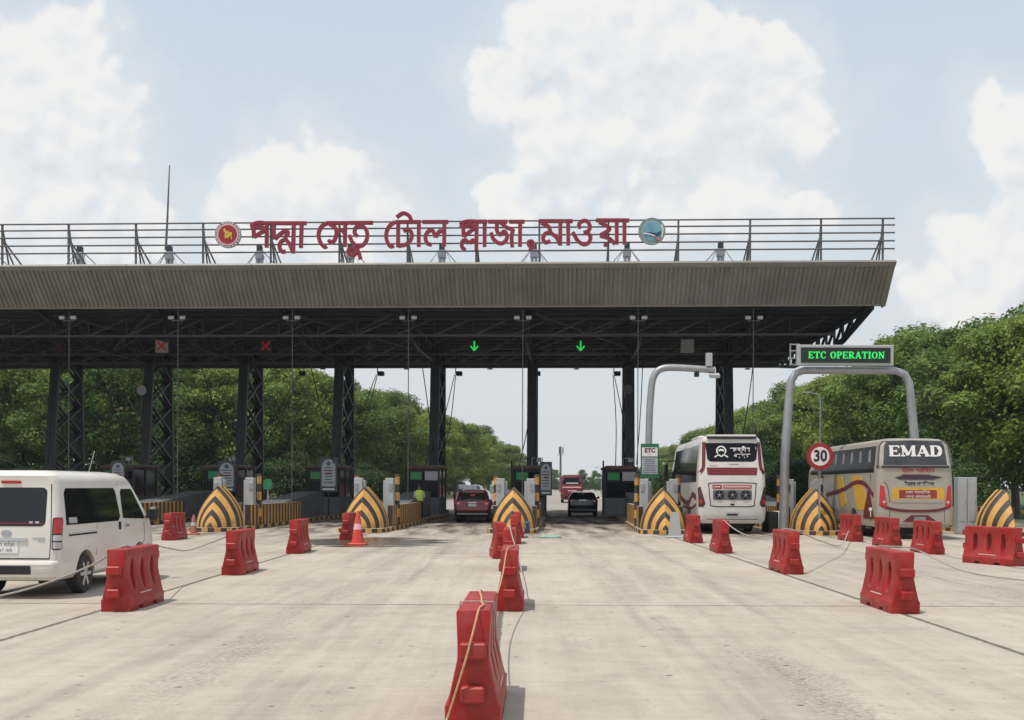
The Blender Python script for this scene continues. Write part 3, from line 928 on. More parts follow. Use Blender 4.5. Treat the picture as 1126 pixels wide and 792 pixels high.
def disc(mb, cx, cz, r0, r1, d0, d1, m, n=40):
    """flat ring or disc facing the camera (-y) in a local x-z plane, y from -d0 to -d1"""
    if r0 <= 0:
        mb.prism([(cx + r1 * math.cos(2 * math.pi * i / n), cz + r1 * math.sin(2 * math.pi * i / n)) for i in range(n)], lambda a, c, dd: Vector((a, -dd, c)), d0, d1, m)
    else:
        vs, fs = [], []
        for dd in (d0, d1):
            for r in (r0, r1):
                for i in range(n):
                    a = 2 * math.pi * i / n
                    vs.append((cx + r * math.cos(a), -dd, cz + r * math.sin(a)))
        for i in range(n):
            j = (i + 1) % n
            fs += [(i, j, n + j, n + i), (2 * n + i, 3 * n + i, 3 * n + j, 2 * n + j), (n + i, n + j, 3 * n + j, 3 * n + i), (i, 2 * n + i, 2 * n + j, j)]
        mb.add(vs, fs, m)


XZ = lambda a, c, dd: Vector((a, -dd, c))
c = sg(251.7, 259)
b = MB()
disc(b, c.x, c.z, 0, .62, .06, .18, M_sealgrey)
disc(b, c.x, c.z, .44, .50, .18, .195, M_lettere)
disc(b, c.x, c.z, 0, .44, .18, .20, mat('seal red', (.30, .018, .025), .45, var=.15))
for i in range(22):
    a = 2 * math.pi * i / 22
    disc(b, c.x + .56 * math.cos(a), c.z + .56 * math.sin(a), 0, .028, .18, .19, M_signwhite, 8)
e1 = b.build('emblem', sign); e1['label'] = 'red and gold round seal in a grey ring'
b = MB()
b.prism([(c.x + x * .36, c.z + z * .36) for x, z in [(-.55, .75), (-.30, .80), (-.22, .45), (0, .42), (.1, .5), (.2, .28), (.52, .30), (.62, .02), (.48, -.1), (.60, -.5), (.52, -.72), (.40, -.28), (.2, -.2), (.12, -.5), (-.2, -.45), (-.34, -.55), (-.42, -.1), (-.32, .2), (-.5, .4)]], XZ, .20, .215, M_gold)
b.build('map', e1)
c = sg(716.6, 255.3)
b = MB()
disc(b, c.x, c.z, 0, .62, .06, .18, M_teal)
disc(b, c.x, c.z, .43, .465, .18, .19, M_boardgrey)
disc(b, c.x, c.z, 0, .43, .18, .20, M_skyblue)
e2 = b.build('emblem', sign); e2['label'] = 'blue round emblem with a white bridge in a teal ring'
b = MB()
b.prism([(c.x + x * .43, c.z + z * .43) for x, z in [(-.92, -.25), (-.2, -.12), (.5, -.2), (.97, .05), (.95, -.3), (.55, -.75), (.3, -.65), (-.2, -.45)]], XZ, .20, .215, M_deepblue)
b.ribbon([(c.x - .39, c.z - .10), (c.x + .0, c.z - .18), (c.x + .28, c.z - .36), (c.x + .40, c.z - .46)], .05, XZ, .215, .225, M_signwhite)
b.ribbon([(c.x + .10, c.z - .24), (c.x + .34, c.z - .42), (c.x + .48, c.z - .40)], .05, XZ, .225, .235, M_cone)
b.ribbon([(c.x + .44, c.z - .30), (c.x + .50, c.z + .05), (c.x + .44, c.z + .30)], .05, XZ, .18, .195, M_signwhite)
b.build('bridge_mark', e2)

# ------------------------------------------------------------------ lane signals under the canopy
SIGN_Y = lambda px: F((px - VX) * 61 / FPX, 11).y


def lane_signal(px, py, kind, label):
    p = at(px, py, F((px - 570) * .05, 11).y)
    t = thing('lane_signal', label, 'lane signal', p, PA, 'lane signals hanging under the canopy')
    b = MB()
    hm = M_boardgrey if kind in ('panel', 'redpanel') else M_black
    b.box((0, 0.12, 0), (.74, .16, .74), hm, .02)
    b.bar((-.25, .12, .37), (-.25, .12, 10.25 - p.z), .05, M_navy); b.bar((.25, .12, .37), (.25, .12, 10.25 - p.z), .05, M_navy)
    b.build('housing', t)
    b = MB()
    if kind in ('green', 'faint'):
        m = M_ledon if kind == 'green' else M_ledfaint
        b.ribbon([(0, .28), (0, -.24)], .085, XZ, -.04, -.02, m); b.ribbon([(-.21, .0), (0, -.26)], .085, XZ, -.04, -.017, m); b.ribbon([(.21, .0), (0, -.26)], .085, XZ, -.04, -.014, m)
        b.build('arrow', t)
    elif kind in ('red', 'off', 'redpanel'):
        m = M_ledred if kind == 'red' else M_ledoff if kind == 'off' else M_ledred
        b.ribbon([(-.24, -.24), (.24, .24)], .10, XZ, -.04, -.02, m); b.ribbon([(-.24, .24), (.24, -.24)], .10, XZ, -.04, -.017, m)
        b.build('cross', t)
    return t


lane_signal(64, 381, 'off', 'unlit dark red cross signal above the far left lane')
lane_signal(177.5, 380.5, 'redpanel', 'pale square lane signal with a reddish cross')
lane_signal(292, 380.5, 'red', 'lit red cross lane signal left of the unlit arrow')
lane_signal(406, 380, 'faint', 'unlit grey arrow signal between red cross and green arrow')
lane_signal(521.5, 380.5, 'green', 'green down arrow signal above the dark red car lane')
lane_signal(638.5, 380.5, 'green', 'green down arrow signal above the black car lane')
lane_signal(756, 380.5, 'panel', 'blank grey lane signal box above the white coach')

# flood lights on the fascia edge with their drop poles
poles = [(75, 'at the far left end'), (195, 'left of the lit red cross'), (321, 'right of the lit red cross'), (449, 'left of the first green arrow'),
         (575, 'between the two green arrows'), (702, 'left of the blank grey signal'), (829, 'right of the blank grey signal')]
for px, where in poles:
    Y = F((px - 570) * .043, 1.75).y
    p = at(px, 350, Y)
    t = thing('floodlight_pair', 'pair of small white floodlights under the fascia ' + where, 'floodlight', p, PA, 'floodlight pairs along the canopy edge')
    for s in (-1, 1):
        b = MB()
        b.box((s * .28, -.05, .02), (.26, .16, .15), M_cab, .02, Matrix.Rotation(R(25), 3, 'X'))
        b.build('lamp_head', t)
    b = MB()
    b.bar((-.3, .05, -.12), (.3, .05, -.12), .035, M_rail)
    b.tube([(-.28, .05, -.1), (-.15, .05, -.3), (.15, .05, -.32), (.28, .05, -.1)], .02, M_black, 6)
    b.build('bracket', t)
    b = MB()
    b.tube([(p.x, p.y + .12, 10.25), (p.x, p.y + .12, 1.0)], .022, M_rail, 6)
    o = b.build('drop_pole'); o.location = (0, 0, 0)
    tag(o, 'thin grey pole dropping from the canopy edge ' + where, 'pole', 'thin poles dropping from the canopy edge')
    b = MB()
    top_ = Vector((p.x + .3, p.y + .3, 9.9)); bot = Vector((p.x + .75, p.y + 7.5, 3.0))
    md = (top_ + bot) / 2 + Vector((0.06, 0, -.25))
    b.tube(catmull([top_, md, bot], 6), .025, M_black, 5)
    tag(b.build('power_cable'), 'black cable slanting to a booth, ' + where, 'cable', 'cables slanting down to the booths')

cams = [(333, 'second gap from the left'), (419, 'gap left of the dark red car'), (505, 'gap above the dark red car'), (591, 'gap just right of the middle column'), (679, 'gap left of the curved grey pole')]
for px, where in cams:
    Y = F((px - 570) * .064, 26).y
    p = at(px, 411, Y)
    t = thing('lane_camera', 'small black camera box in the ' + where, 'camera', p, PA, 'black camera boxes under the rear roof edge')
    b = MB(); b.box((0, 0, 0), (.42, .5, .30), M_black, .03); b.build('housing', t)
    b = MB(); b.bar((-.25, 0, .0), (-.25, 0, 10.2 - p.z), .07, M_galv); b.bar((-.28, 0, 0), (0, 0, 0), .06, M_galv); b.build('bracket', t)
    for dx in (-.35, .05):
        b = MB()
        a = p + Vector((-.25 + dx * .2, -.1, -.1)); e = Vector((p.x + dx * 2.2 - .5, p.y - 13, 2.9))
        b.tube(catmull([a, (a + e) / 2 + Vector((0.12, 0, -.3)), e], 6), .03, M_black, 5)
        tag(b.build('power_cable'), ('left' if dx < 0 else 'right') + ' black cable hanging from the camera in the ' + where, 'cable', 'cables hanging from the lane cameras')
for px, where in ((355, 'over the left trees'), (447, 'left of the dark red car'), (539, 'over the dark red car'), (634, 'over the black car'), (822, 'right of the white coach column')):
    p = at(px, 405.5, F((px - 570) * .064, 26.6).y)
    b = MB()
    b.lathe([(.03, .10), (.05, .04), (.22, -.02), (.22, -.05), (.0, -.05)], M_rail, 12, p)
    b.bar(p + Vector((0, 0, .05)), p + Vector((0, 0, .35)), .04, M_rail)
    tag(b.build('ceiling_lamp'), 'small grey lamp on the rear roof edge ' + where, 'lamp', 'small lamps on the rear roof edge')
for px, py, m, lab in ((156, 429.5, M_cab, 'pale round loudspeaker on a left lattice column'), (690.5, 428.5, M_rail, 'dark round loudspeaker on the column left of the curved pole')):
    Y = F((px - 570) * .057, 14.8).y
    p = at(px, py, Y)
    t = thing('loudspeaker', lab, 'loudspeaker', p, 0, 'round loudspeakers on the columns')
    b = MB(); b.lathe([(.08, .30), (.10, .1), (.27, -.02), (.29, -.05), (.25, -.05), (.1, .02), (.0, .02)], m, 20, axis='y'); b.build('horn', t)
    b = MB(); b.bar((0, .28, 0), (.3, .9, 0), .06, M_navy); b.build('bracket', t)


# ------------------------------------------------------------------ islands
NOSE = {-4: (-115, 'outside the left edge'), -3: (55, 'behind the white van'), -2: (225, 'right of the white van'), -1: (395, 'beside the guard'),
        0: (562, 'behind the middle barriers'), 1: (736, 'left of the white coach'), 2: (913, 'under the 30 sign'), 3: (1111, 'at the far right')}
YB = 42.0


def arch(a, h, s):
    """pointed arch, s from -1 (left foot) over 0 (apex) to 1 (right foot)"""
    z = 1 - abs(s)
    x = a * (1 - z ** 2.0) * (1 if s > 0 else -1)
    return x, h * z


def striped_wall(b, x, y0, y1, z0, z1, w, step=.27, lean=0.0):
    n = int((y1 - y0) / step)
    for i in range(n):
        a, c = y0 + (y1 - y0) * i / n, y0 + (y1 - y0) * (i + 1) / n
        m = M_yel if i % 2 else M_blk
        vs = [(x - w / 2, a, z0), (x + w / 2, a, z0), (x + w / 2, c, z0), (x - w / 2, c, z0),
              (x - w / 2, a + lean, z1), (x + w / 2, a + lean, z1), (x + w / 2, c + lean, z1), (x - w / 2, c + lean, z1)]
        b.add(vs, [(0, 4, 7, 3), (1, 2, 6, 5)] + ([(0, 1, 5, 4)] if i == 0 else []) + ([(2, 3, 7, 6)] if i == n - 1 else []), m)
        b.add(vs, [(4, 5, 6, 7)], M_conc)


def isl(k):
    return F(5.9 * k if k < 3 else 19.05, -8.0)


def island(k):
    px, where = NOSE[k]
    t = thing('toll_island', 'toll island with a black and yellow pointed nose, ' + where, 'toll island', isl(k), PA, 'toll islands between the lanes')
    b = MB()                               # pointed nose: nested arches growing backwards
    A, H, D = .86, 1.62, .95
    bands = [0, .13, .30, .45, .62, .77, .935, 1.0]
    N = 30
    s0, s1 = (-1, 1) if k != 3 else (-1, 0.02)
    for i in range(7):
        m = M_blk if i % 2 == 0 else M_yel
        t0, t1 = bands[i], bands[i + 1]
        for q in range(2):
            ta, tb = t0 + (t1 - t0) * q / 2, t0 + (t1 - t0) * (q + 1) / 2
            vs, fs = [], []
            for tt in (ta, tb):
                for j in range(N + 1):
                    s = s0 + (s1 - s0) * j / N
                    X_, Z_ = arch(A * tt, H * tt, s)
                    vs.append((X_, D * tt ** 1.3, .16 + Z_))
            for j in range(N):
                fs.append((j, j + 1, N + 2 + j, N + 1 + j))
            b.add(vs, fs, m)
    # straight part behind the nose, slanted stripes
    SL = 8
    for q in range(SL):
        ya, yb = D + .11 * q, D + .11 * (q + 1)
        vs, fs = [], []
        for yv in (ya, yb):
            for j in range(N + 1):
                s = s0 + (s1 - s0) * j / N
                X_, Z_ = arch(A, H, s)
                vs.append((X_, yv, .16 + Z_))
        for j in range(N):
            fs.append((j, j + 1, N + 2 + j, N + 1 + j))
        b.add(vs, fs, M_blk if (q // 2) % 2 == 0 else M_yel)
    yv = D + .11 * SL
    vs = [(0, yv, .16)] + [(*((lambda a: (a[0], yv, .16 + a[1]))(arch(A, H, s0 + (s1 - s0) * j / N))),) for j in range(N + 1)]
    b.add(vs, [list(range(1, N + 2))], M_blk)
    if k == 3:                             # the cut inner face of the half nose
        pts = [(0.012, D * tt ** 1.3, .16 + H * tt) for tt in [i / 12 for i in range(13)]]
        pts += [(0.012, yv, .16 + H), (0.012, yv, .16)]
        b.add(pts, [list(range(len(pts)))], M_blk)
    b.build('nose', t, smooth=25)
    # kerb with rounded front, striped
    b = MB()
    pl = []
    hw = .98
    for j in range(13):
        a = math.pi * j / 12
        pl.append((-hw * math.cos(a), .55 - .75 * math.sin(a)))
    BACK = 24.0
    pl = [(-hw, y) for y in [BACK - i * .6 for i in range(int((BACK - .55) / .6) + 1)]] + pl + [(hw, .55 + i * .6) for i in range(1, int((BACK - .55) / .6) + 1)]
    n = len(pl)
    for i in range(n - 1):
        (xa, ya), (xb, yb) = pl[i], pl[i + 1]
        b.add([(xa, ya, 0), (xb, yb, 0), (xb, yb, .16), (xa, ya, .16)], [(0, 1, 2, 3)], M_blk if (i // 1) % 2 == 0 else M_yel)
    b.add([(x_, y_, .16) for x_, y_ in pl], [list(range(n))], M_conc)
    b.build('kerb', t, smooth=0)
    # parapet walls down both sides
    for s in (-1, 1):
        b = MB()
        striped_wall(b, s * .80, 2.3, 11.4 if s * k <= 0 or k == 0 else 9.0, .165, 1.02, .16, .26)
        b.build('parapet', t, smooth=0)
    # sloping grey crash block before the booth
    b = MB()
    b.prism([(8.2, .16), (17.4, .16), (17.4, 1.5), (16.4, 1.5), (8.2, .98)], lambda a, c_, dd: Vector((dd, a, c_)), -.62, .62, M_blockgrey)
    b.build('crash_block', t, smooth=0)
    return t


for k in range(-4, 4):
    island(k)


def post_at(k, dx, dy):
    return isl(k) + EX * dx + EY * dy + Vector((0, 0, .16))


for k in range(-2, 4):
    where = NOSE[k][1]
    for s, nm in ((-1, 'left'), (1, 'right')):
        if k == 3 and s > 0: continue
        t = thing('lane_cabinet', 'narrow pale grey cabinet on the %s of the island %s' % (nm, where), 'cabinet', post_at(k, s * .62, 3.1 + (.35 if s > 0 else 0)), PA, 'pale grey cabinets on the islands')
        hh = 1.98 if k != 3 else 2.0
        b = MB(); b.box((0, 0, hh / 2), (.34 if k < 3 else .36, .42, hh), M_cab, .015); b.build('cabinet_body', t)
        b = MB(); b.box((s * .07, -.225, hh - .35), (.16, .03, .3), M_galv if k != 2 else M_black, .006); b.box((-s * .22, .05, hh / 2 - .05), (.1, .3, hh - .1), M_cab, .01); b.build('access_panel', t)
        if k == 3: continue
        t = thing('striped_post', 'black and yellow banded post on the %s of the island %s' % (nm, where), 'post', post_at(k, s * .86, 3.9), PA, 'black and yellow posts on the islands')
        b = MB()
        zz = 0
        for q in range(6):
            b.tube([(0, 0, zz), (0, 0, zz + .345)], .10, M_blk if q % 2 == 0 else M_yel, 14, cap=True)
            zz += .345
        b.build('post_shaft', t)
        b = MB(); b.lathe([(.13, zz), (.13, zz + .05), (.05, zz + .09)], M_blk, 14); b.build('post_cap', t)

# tall pale cabinets right of the far coach
for i, (px, lab) in enumerate(((1056, 'left tall pale steel cabinet beside the far right nose'), (1066.5, 'right tall pale steel cabinet beside the far right nose'))):
    p = at(px, 585, 43.5); p.z = 0
    t = thing('tall_cabinet', lab, 'cabinet', p, PA, 'tall pale cabinets at the far right')
    b = MB(); b.box((0, 0, 1.12), (.36, .5, 2.24), M_cab, .015); b.build('cabinet_body', t)
    b = MB(); b.box((0, -.255, 1.3), (.26, .02, 1.6), M_cab, .006); b.box((.1, -.27, 1.3), (.03, .03, .12), M_galv); b.build('cabinet_door', t)

# booths
BO = [(-4, 0, 'above the white van roof'), (-3, .1, 'behind the leftmost tall notice board'), (-2, .1, 'left of the guard, behind a grey arched board'), (-1, -.1, 'behind the guard in the lime vest'), (0, 0, 'behind the middle nose'), (1, -.75, 'left of the white coach')]
for k, px, where in BO:
    p = isl(k) + EX * px + EY * 19.6; p.z = .16
    t = thing('toll_booth', 'dark toll booth with green panel, ' + where, 'toll booth', p, PA, 'dark toll booths on the islands')
    W, Dp, H = 1.84, 3.6, 2.6
    b = MB()
    b.box((0, Dp / 2, .5), (W, Dp, 1.0), M_blockgrey, .02)
    for sx in (-1, 1):
        for yv in (0.06, Dp / 2, Dp - .06):
            b.box((sx * (W / 2 - .05), yv, 1.8), (.12, .12, 1.62), M_navy, .01)
    b.box((0, .05, 1.93), (W - .2, .1, .08), M_navy)
    b.box((0, .05, 2.52), (W, .14, .18), M_navy, .01)
    b.build('booth_body', t)
    b = MB()
    b.box((0, .08, 1.46), (W - .22, .02, .9), M_dglass); b.box((0, Dp - .08, 1.75), (W - .22, .02, 1.45), M_dglass)
    for sx in (-1, 1):
        for yv in (.93, 2.6):
            b.box((sx * (W / 2 - .05), yv, 1.78), (.02, 1.44, 1.5), M_dglass)
    b.build('glazing', t)
    b = MB(); b.box((0, Dp / 2, 2.68), (W + .16, Dp + .3, .14), M_brownroof, .02); b.box((0, Dp / 2, 2.78), (W - .2, Dp - .2, .10), M_rail, .02); b.build('booth_roof', t)
    b = MB(); b.box((-.40, -.03, 2.22), (.74, .10, .50), M_black, .01); b.build('lane_panel', t)
    b = MB(); b.box((-.40, -.088, 2.22), (.66, .012, .42), M_greenled)
    b.build('lane_screen', [o for o in t.children if o.name.startswith('lane_panel')][0])
    if k in (-1, 1):
        b = MB(); b.box((.46, -.03, 2.22), (.74, .08, .50), M_boardgrey, .01); b.build('notice_panel', t)
    b = MB(); b.tube([(-W / 2 - .06, -.1, 0.0), (-W / 2 - .06, -.1, 3.1)], .05, M_black, 8); b.build('corner_pole', t)
    if k in (-4, -3, -2, 0, 1):            # camera bracket frame on the roof
        b = MB()
        b.tube([(.15, .2, 2.8), (.15, .2, 3.25), (.75, .2, 3.25), (.75, .2, 2.8)], .03, M_galv, 6)
        b.box((.55, .15, 3.12), (.28, .2, .2), M_galv, .02)
        b.build('roof_bracket', t)

# crossing canopies of the booths (light edge strips seen at left)
def board(px0, px1, py0, py1, Y, kind, label):
    a, c_ = at(px0, py1, Y), at(px1, py0, Y)
    w, h = c_.x - a.x, c_.z - a.z
    p = Vector(((a.x + c_.x) / 2, Y, 0.16))
    t = thing('notice_board', label, 'notice board', p, PA, 'tall notice boards at the islands')
    z0 = a.z - .16; z1 = z0 + h
    b = MB()
    fm = M_signgreen if kind == 'green' else M_boardframe
    b.box((0, 0, z0 + h / 2), (w, .08, h), fm, .01)
    b.box((0, 0, z0 / 2), (.09, .08, z0), M_navy)
    b.build('board_panel', t)
    b = MB()
    if kind == 'green':
        b.box((0, -.046, z0 + h * .76), (w * .86, .012, h * .26), M_signwhite)
        b.box((0, -.046, z0 + h * .36), (w * .86, .012, h * .48), M_boardgrey)
        text_mb(b, 'ETC', h * .17, lambda x_, y_, d_: Vector((x_, -.056, z0 + h * .80 + y_)), 0, 0, M_maroon, bold=.012)
        for i in range(7):
            b.box((rnd.uniform(-.03, .03), -.054, z0 + h * (.17 + .062 * i)), (w * rnd.uniform(.5, .75), .006, h * .018), M_signblue)
    else:
        pl = [(-w * .40, z0 + h * .16), (w * .40, z0 + h * .16), (w * .40, z0 + h * .72)] + [(w * .40 * math.cos(math.pi * i / 12), z0 + h * .72 + h * .22 * math.sin(math.pi * i / 12)) for i in range(1, 12)] + [(-w * .40, z0 + h * .72)]
        b.prism(pl, XZ, .041, .052, M_boardgrey)
        disc(b, 0, z0 + h * .82, 0, w * .13, .052, .058, M_signblue, 16)
        for i in range(6):
            b.box((0, -.056, z0 + h * (.70 - .085 * i)), (w * rnd.uniform(.36, .66), .006, h * (.03 if i != 2 else .045)), M_maroon if i in (1, 2) else M_signblue)
        b.box((0, -.047, z0 + h * .08), (w * .7, .01, h * .05), M_signwhite)
    b.build('board_print', t)


board(122, 138, 507, 540, 60, 'grey', 'leftmost grey arched notice board behind the white van')
board(240, 259, 507, 541, 60.5, 'grey', 'grey arched notice board behind the nose right of the van')
board(352, 371, 503, 541, 60.5, 'grey', 'grey arched notice board left of the guard')
board(593.5, 607, 508, 545, 60, 'grey', 'grey arched notice board behind the middle nose')
board(704.5, 724.5, 488, 526, 46.4, 'green', 'green framed ETC notice board beside the curved grey pole')

# small green card sign standing between the left booths
p = at(294.5, 533, 50); t = thing('lane_sign', 'small green house shaped sign between the left booths', 'sign', (p.x, p.y, 0.0), PA)
b = MB(); b.prism([(-.2, p.z - .2), (.2, p.z - .2), (.2, p.z + .14), (.1, p.z + .26), (-.1, p.z + .26), (-.2, p.z + .14)], XZ, 0, .05, M_greenled); b.build('sign_plate', t)
b = MB(); b.bar((0, .03, 0), (0, .03, p.z - .1), .06, M_galv); b.build('post', t)

# black and white kerb block by the white coach
p = ground(853, 583.5); p.y += 1.2; p = at(852, 570, 44.2); p.z = 0
b = MB(); b.box((-.2, 0, .42), (.40, 1.2, .84), M_black, .02); b.box((.2, 0, .42), (.38, 1.2, .84), M_white, .02)
o = b.build('kerb_block'); o.location = p; tag(o, 'black and white painted block between white coach and striped nose', 'kerb block')

# ------------------------------------------------------------------ gantries and signs
Y = 43.4
L0, R0 = at(862, 560, Y), at(1009, 560, Y)
gt = thing('sign_gantry', 'grey arched gantry over the coach lane carrying the green lit sign board', 'gantry', (0, Y, 0), 0)
zt = at(940, 407.5, Y).z
b = MB()
xa, xb = at(869.5, 407, Y).x, at(999, 407, Y).x
pts = [(L0.x, 0, 0.1), (L0.x + .03, 0, 3), (xa - .06, 0, zt - 1.0), (xa + .02, 0, zt - .42), (xa + .20, 0, zt - .12), (xa + .55, 0, zt),
       (xb - .55, 0, zt), (xb - .15, 0, zt - .15), (xb + .02, 0, zt - .5), (xb + .08, 0, zt - 1.0), (R0.x - .05, 0, 3), (R0.x, 0, 0.05)]
b.tube(pts, [.19, .18, .165, .16, .155, .15, .15, .155, .16, .165, .18, .19], M_galv, 16)
b.build('gantry_frame', gt)
b = MB()
for px in (867, 875.5):
    q0 = at(px, 403, Y); q1 = at(px, 379, Y)
    b.tube([(q0.x, -.3, q0.z), (q1.x, -.3, q1.z)], .03, M_galv, 6)
for py in (380, 387, 395, 402):
    q0 = at(866, py, Y); q1 = at(877, py, Y)
    b.tube([(q0.x, -.3, q0.z), (q1.x, -.3, q0.z)], .025, M_galv, 6)
b.build('service_rail', gt)
a, c_ = at(876, 402.2, Y - .3), at(982, 379.8, Y - .3)
t = thing('led_sign', 'black sign board reading ETC OPERATION in lit green letters', 'sign', (0, Y - .3, 0), 0)
w = c_.x - a.x; h = c_.z - a.z
mxx, mzz = (a.x + c_.x) / 2, (a.z + c_.z) / 2
b = MB(); b.box((mxx, .02, mzz), (w, .22, h), M_cab, .02); b.build('frame', t)
b = MB(); b.box((mxx, -.10, mzz), (w - .28, .03, h - .22), M_screen); scn = b.build('screen', t)
serif_text(scn, 'ETC OPERATION', mxx - w * .385, mxx + w * .40, mzz - .13, .26, XZ, .116, .125, M_ledon, thick=.24, thin=.13)
# curved pole with lamp
Y = 47.5
g2 = thing('curved_pole', 'grey curved pole bending right over the coach lane with a white box', 'pole', (0, Y, 0), 0)
q = [at(714, 560, Y), at(713.5, 480, Y), at(716, 430, Y), at(719.5, 413, Y), at(728, 405.5, Y), at(745, 404.5, Y), at(786, 407, Y)]
q[0].z = .1
b = MB(); b.tube([(p.x, 0, p.z) for p in catmull(q, 4)], .15, M_galv, 14); b.build('pole_shaft', g2)
b = MB(); p = at(779.3, 396, Y); b.box((p.x, -.05, p.z), (.27, .24, .58), M_cab, .02); b.build('control_box', g2)
b = MB(); p = at(785, 413.5, Y); b.box((p.x, -.15, p.z), (.44, .3, .16), M_boardgrey, .02, Matrix.Rotation(R(20), 3, 'X')); p2 = at(766, 412, Y); b.box((p2.x, 0, p2.z), (.2, .2, .2), M_black, .02); b.bar((p.x, 0, p.z), (p.x, 0, p.z + .3), .06, M_galv); b.build('lamp_head', g2)
# 30 sign
p = at(901.5, 502, 41.7)
t = thing('speed_sign', 'round red rimmed speed limit sign reading 30 beside the coach', 'road sign', (p.x, p.y, .16), 0)
zc = p.z - .16
b = MB(); disc(b, 0, zc, 0, .49, 0, .05, M_signred, 48)
for i in range(34):
    a_ = 2 * math.pi * i / 34
    disc(b, .50 * math.cos(a_), zc + .50 * math.sin(a_), 0, .03, .0, .06, M_signred, 8)
b.build('sign_rim', t)
b = MB(); disc(b, 0, zc, 0, .355, .05, .06, M_signwhite, 48)
text_mb(b, '30', .60, lambda x_, y_, d_: Vector((x_, -.068, zc + y_)), 0, 0, M_black, bold=.018, xs=.86)
b.build('sign_face', t)
b = MB(); b.bar((0, .05, 0), (0, .05, zc - .1), .07, M_galv); b.bar((.0, .06, 0), (.0, .06, zc + .3), .05, M_galv); b.build('post', t)

# ------------------------------------------------------------------ water barriers
def barrier_proto():
    t = thing('water_barrier', 'red plastic water barrier', 'barrier', (0, 0, 0), 0)
    prof_ = [(.215, 0.0), (.218, .165), (.200, .185), (.178, .27), (.124, .52), (.122, .62), (.132, .88), (.118, .90)]
    b = MB()
    Lh = .75
    ys = [(-Lh, .94), (-Lh + .03, 1.0), (-.02, 1.0), (0, .985), (.02, 1.0), (Lh - .03, 1.0), (Lh, .94)]
    ring = [(x, z) for x, z in prof_] + [(-x, z) for x, z in prof_[::-1]]
    n = len(ring)
    vs, fs = [], []
    for (yv, s) in ys:
        dz = -.012 if abs(yv) < .01 else 0
        for (x, z) in ring:
            vs.append((x * s, yv, z + (dz if z > .8 else 0)))
    for i in range(len(ys) - 1):
        for j in range(n):
            fs.append((i * n + j, i * n + (j + 1) % n, (i + 1) * n + (j + 1) % n, (i + 1) * n + j))
    fs += [list(range(n))[::-1], [(len(ys) - 1) * n + j for j in range(n)]]
    b.add(vs, fs, M_red)
    o = b.build('barrier_body', t, smooth=30)
    ct = MB()
    for yc in (-.42, 0.0, .42):
        pl = [(yc - .045, .33), (yc, .27), (yc + .045, .33), (yc + .07, .42), (yc + .07, .64), (yc + .045, .72), (yc, .76), (yc - .045, .72), (yc - .07, .64), (yc - .07, .42)]
        ct.prism(pl, lambda a, c_, dd: Vector((dd, a, c_)), -.5, .5, M_redshade)
    for yc in (-.3, .3):
        ct.prism([(yc - .10, -.05), (yc + .10, -.05), (yc + .08, .06), (yc - .08, .06)], lambda a, c_, dd: Vector((dd, a, c_)), -.5, .5, M_redshade)
    cu = ct.build('cutter', smooth=0)
    o.modifiers.clear()
    carve(o, cu)
    bv = o.modifiers.new('b', 'BEVEL'); bv.width = .009; bv.segments = 2; bv.limit_method = 'ANGLE'; bv.angle_limit = R(28)
    evaluated(o)
    o.data.polygons.foreach_set('use_smooth', [True] * len(o.data.polygons)); o.data.set_sharp_from_angle(angle=R(50))
    for s, zs in ((-1, (.60, .27)), (1, (.74, .42))):
        for z in zs:
            b = MB()
            b.box((0, s * .80, z), (.20 if z > .5 else .18, .12, .125), M_red, .014)
            b.lathe([(.0, .056), (.03, .056), (.03, .06), (.0, .06)], M_redshade, 10, (0, s * .80, z))
            b.build('connector_lug', t)
    b = MB()
    for s in (-1, 1):
        yv = -.22
        while yv < .24:
            wv = rnd.uniform(.018, .05)
            zz = .235; xx = .1905
            b.box((s * (xx + .002), yv, zz), (.006, wv, .022), M_print, 0, Matrix.Rotation(s * R(-12), 3, 'Y'))
            yv += wv + .014
    b.build('printed_line', t)
    return t


bar0 = barrier_proto()
BARS = [  # location by ground pixel of the near end's centre, yaw, label
    (ground(126, 673.2), -0.5, 'red barrier nearest the white van, at the front of the left row'),
    (ground(254.5, 633), 0.5, 'second red barrier of the left row, past the white van'),
    (ground(323, 609.3), 1, 'third red barrier of the left row'),
    (ground(380, 594), 0, 'fourth red barrier of the left row, against the orange cone'),
    (ground(184, 594.6), 0, 'red barrier beyond the white van, next to the small dull cone'),
    (Vector((-.34, 8.28, 0)), -1, 'nearest red barrier, cut by the bottom of the picture'),
    (Vector((-.13, 16.0, 0)), -.6, 'second red barrier of the middle row, tall and end on'),
    (Vector((-.20, 23.4, 0)), -1, 'third red barrier of the middle row'),
    (Vector((-.42, 27.4, 0)), 5, 'skewed red barrier of the middle row standing out to the left'),
    (Vector((-.12, 34.3, 0)), 0, 'fifth red barrier of the middle row, before the middle nose'),
    (Vector((-.02, 38.2, 0)), 0, 'last red barrier of the middle row, touching the middle nose'),
    (ground(996.5, 675.5), -.5, 'large red barrier at the front of the right row'),
    (ground(873, 632), -1, 'second red barrier of the right row'),
    (ground(797, 609), -2, 'third red barrier of the right row, before the white coach'),
    (ground(766, 597.6), 0, 'fourth red barrier of the right row, beside the white plastic bollard'),
    (ground(943, 596), 1, 'red barrier left behind the right row, nearest the 30 sign'),
    (ground(985, 602.5), 1, 'red barrier under the left half of the grey and yellow coach'),
    (ground(1031, 610), 0, 'red barrier under the right half of the grey and yellow coach'),
    (ground(1121, 623), 24, 'red barrier turned broadside at the right edge'),
]
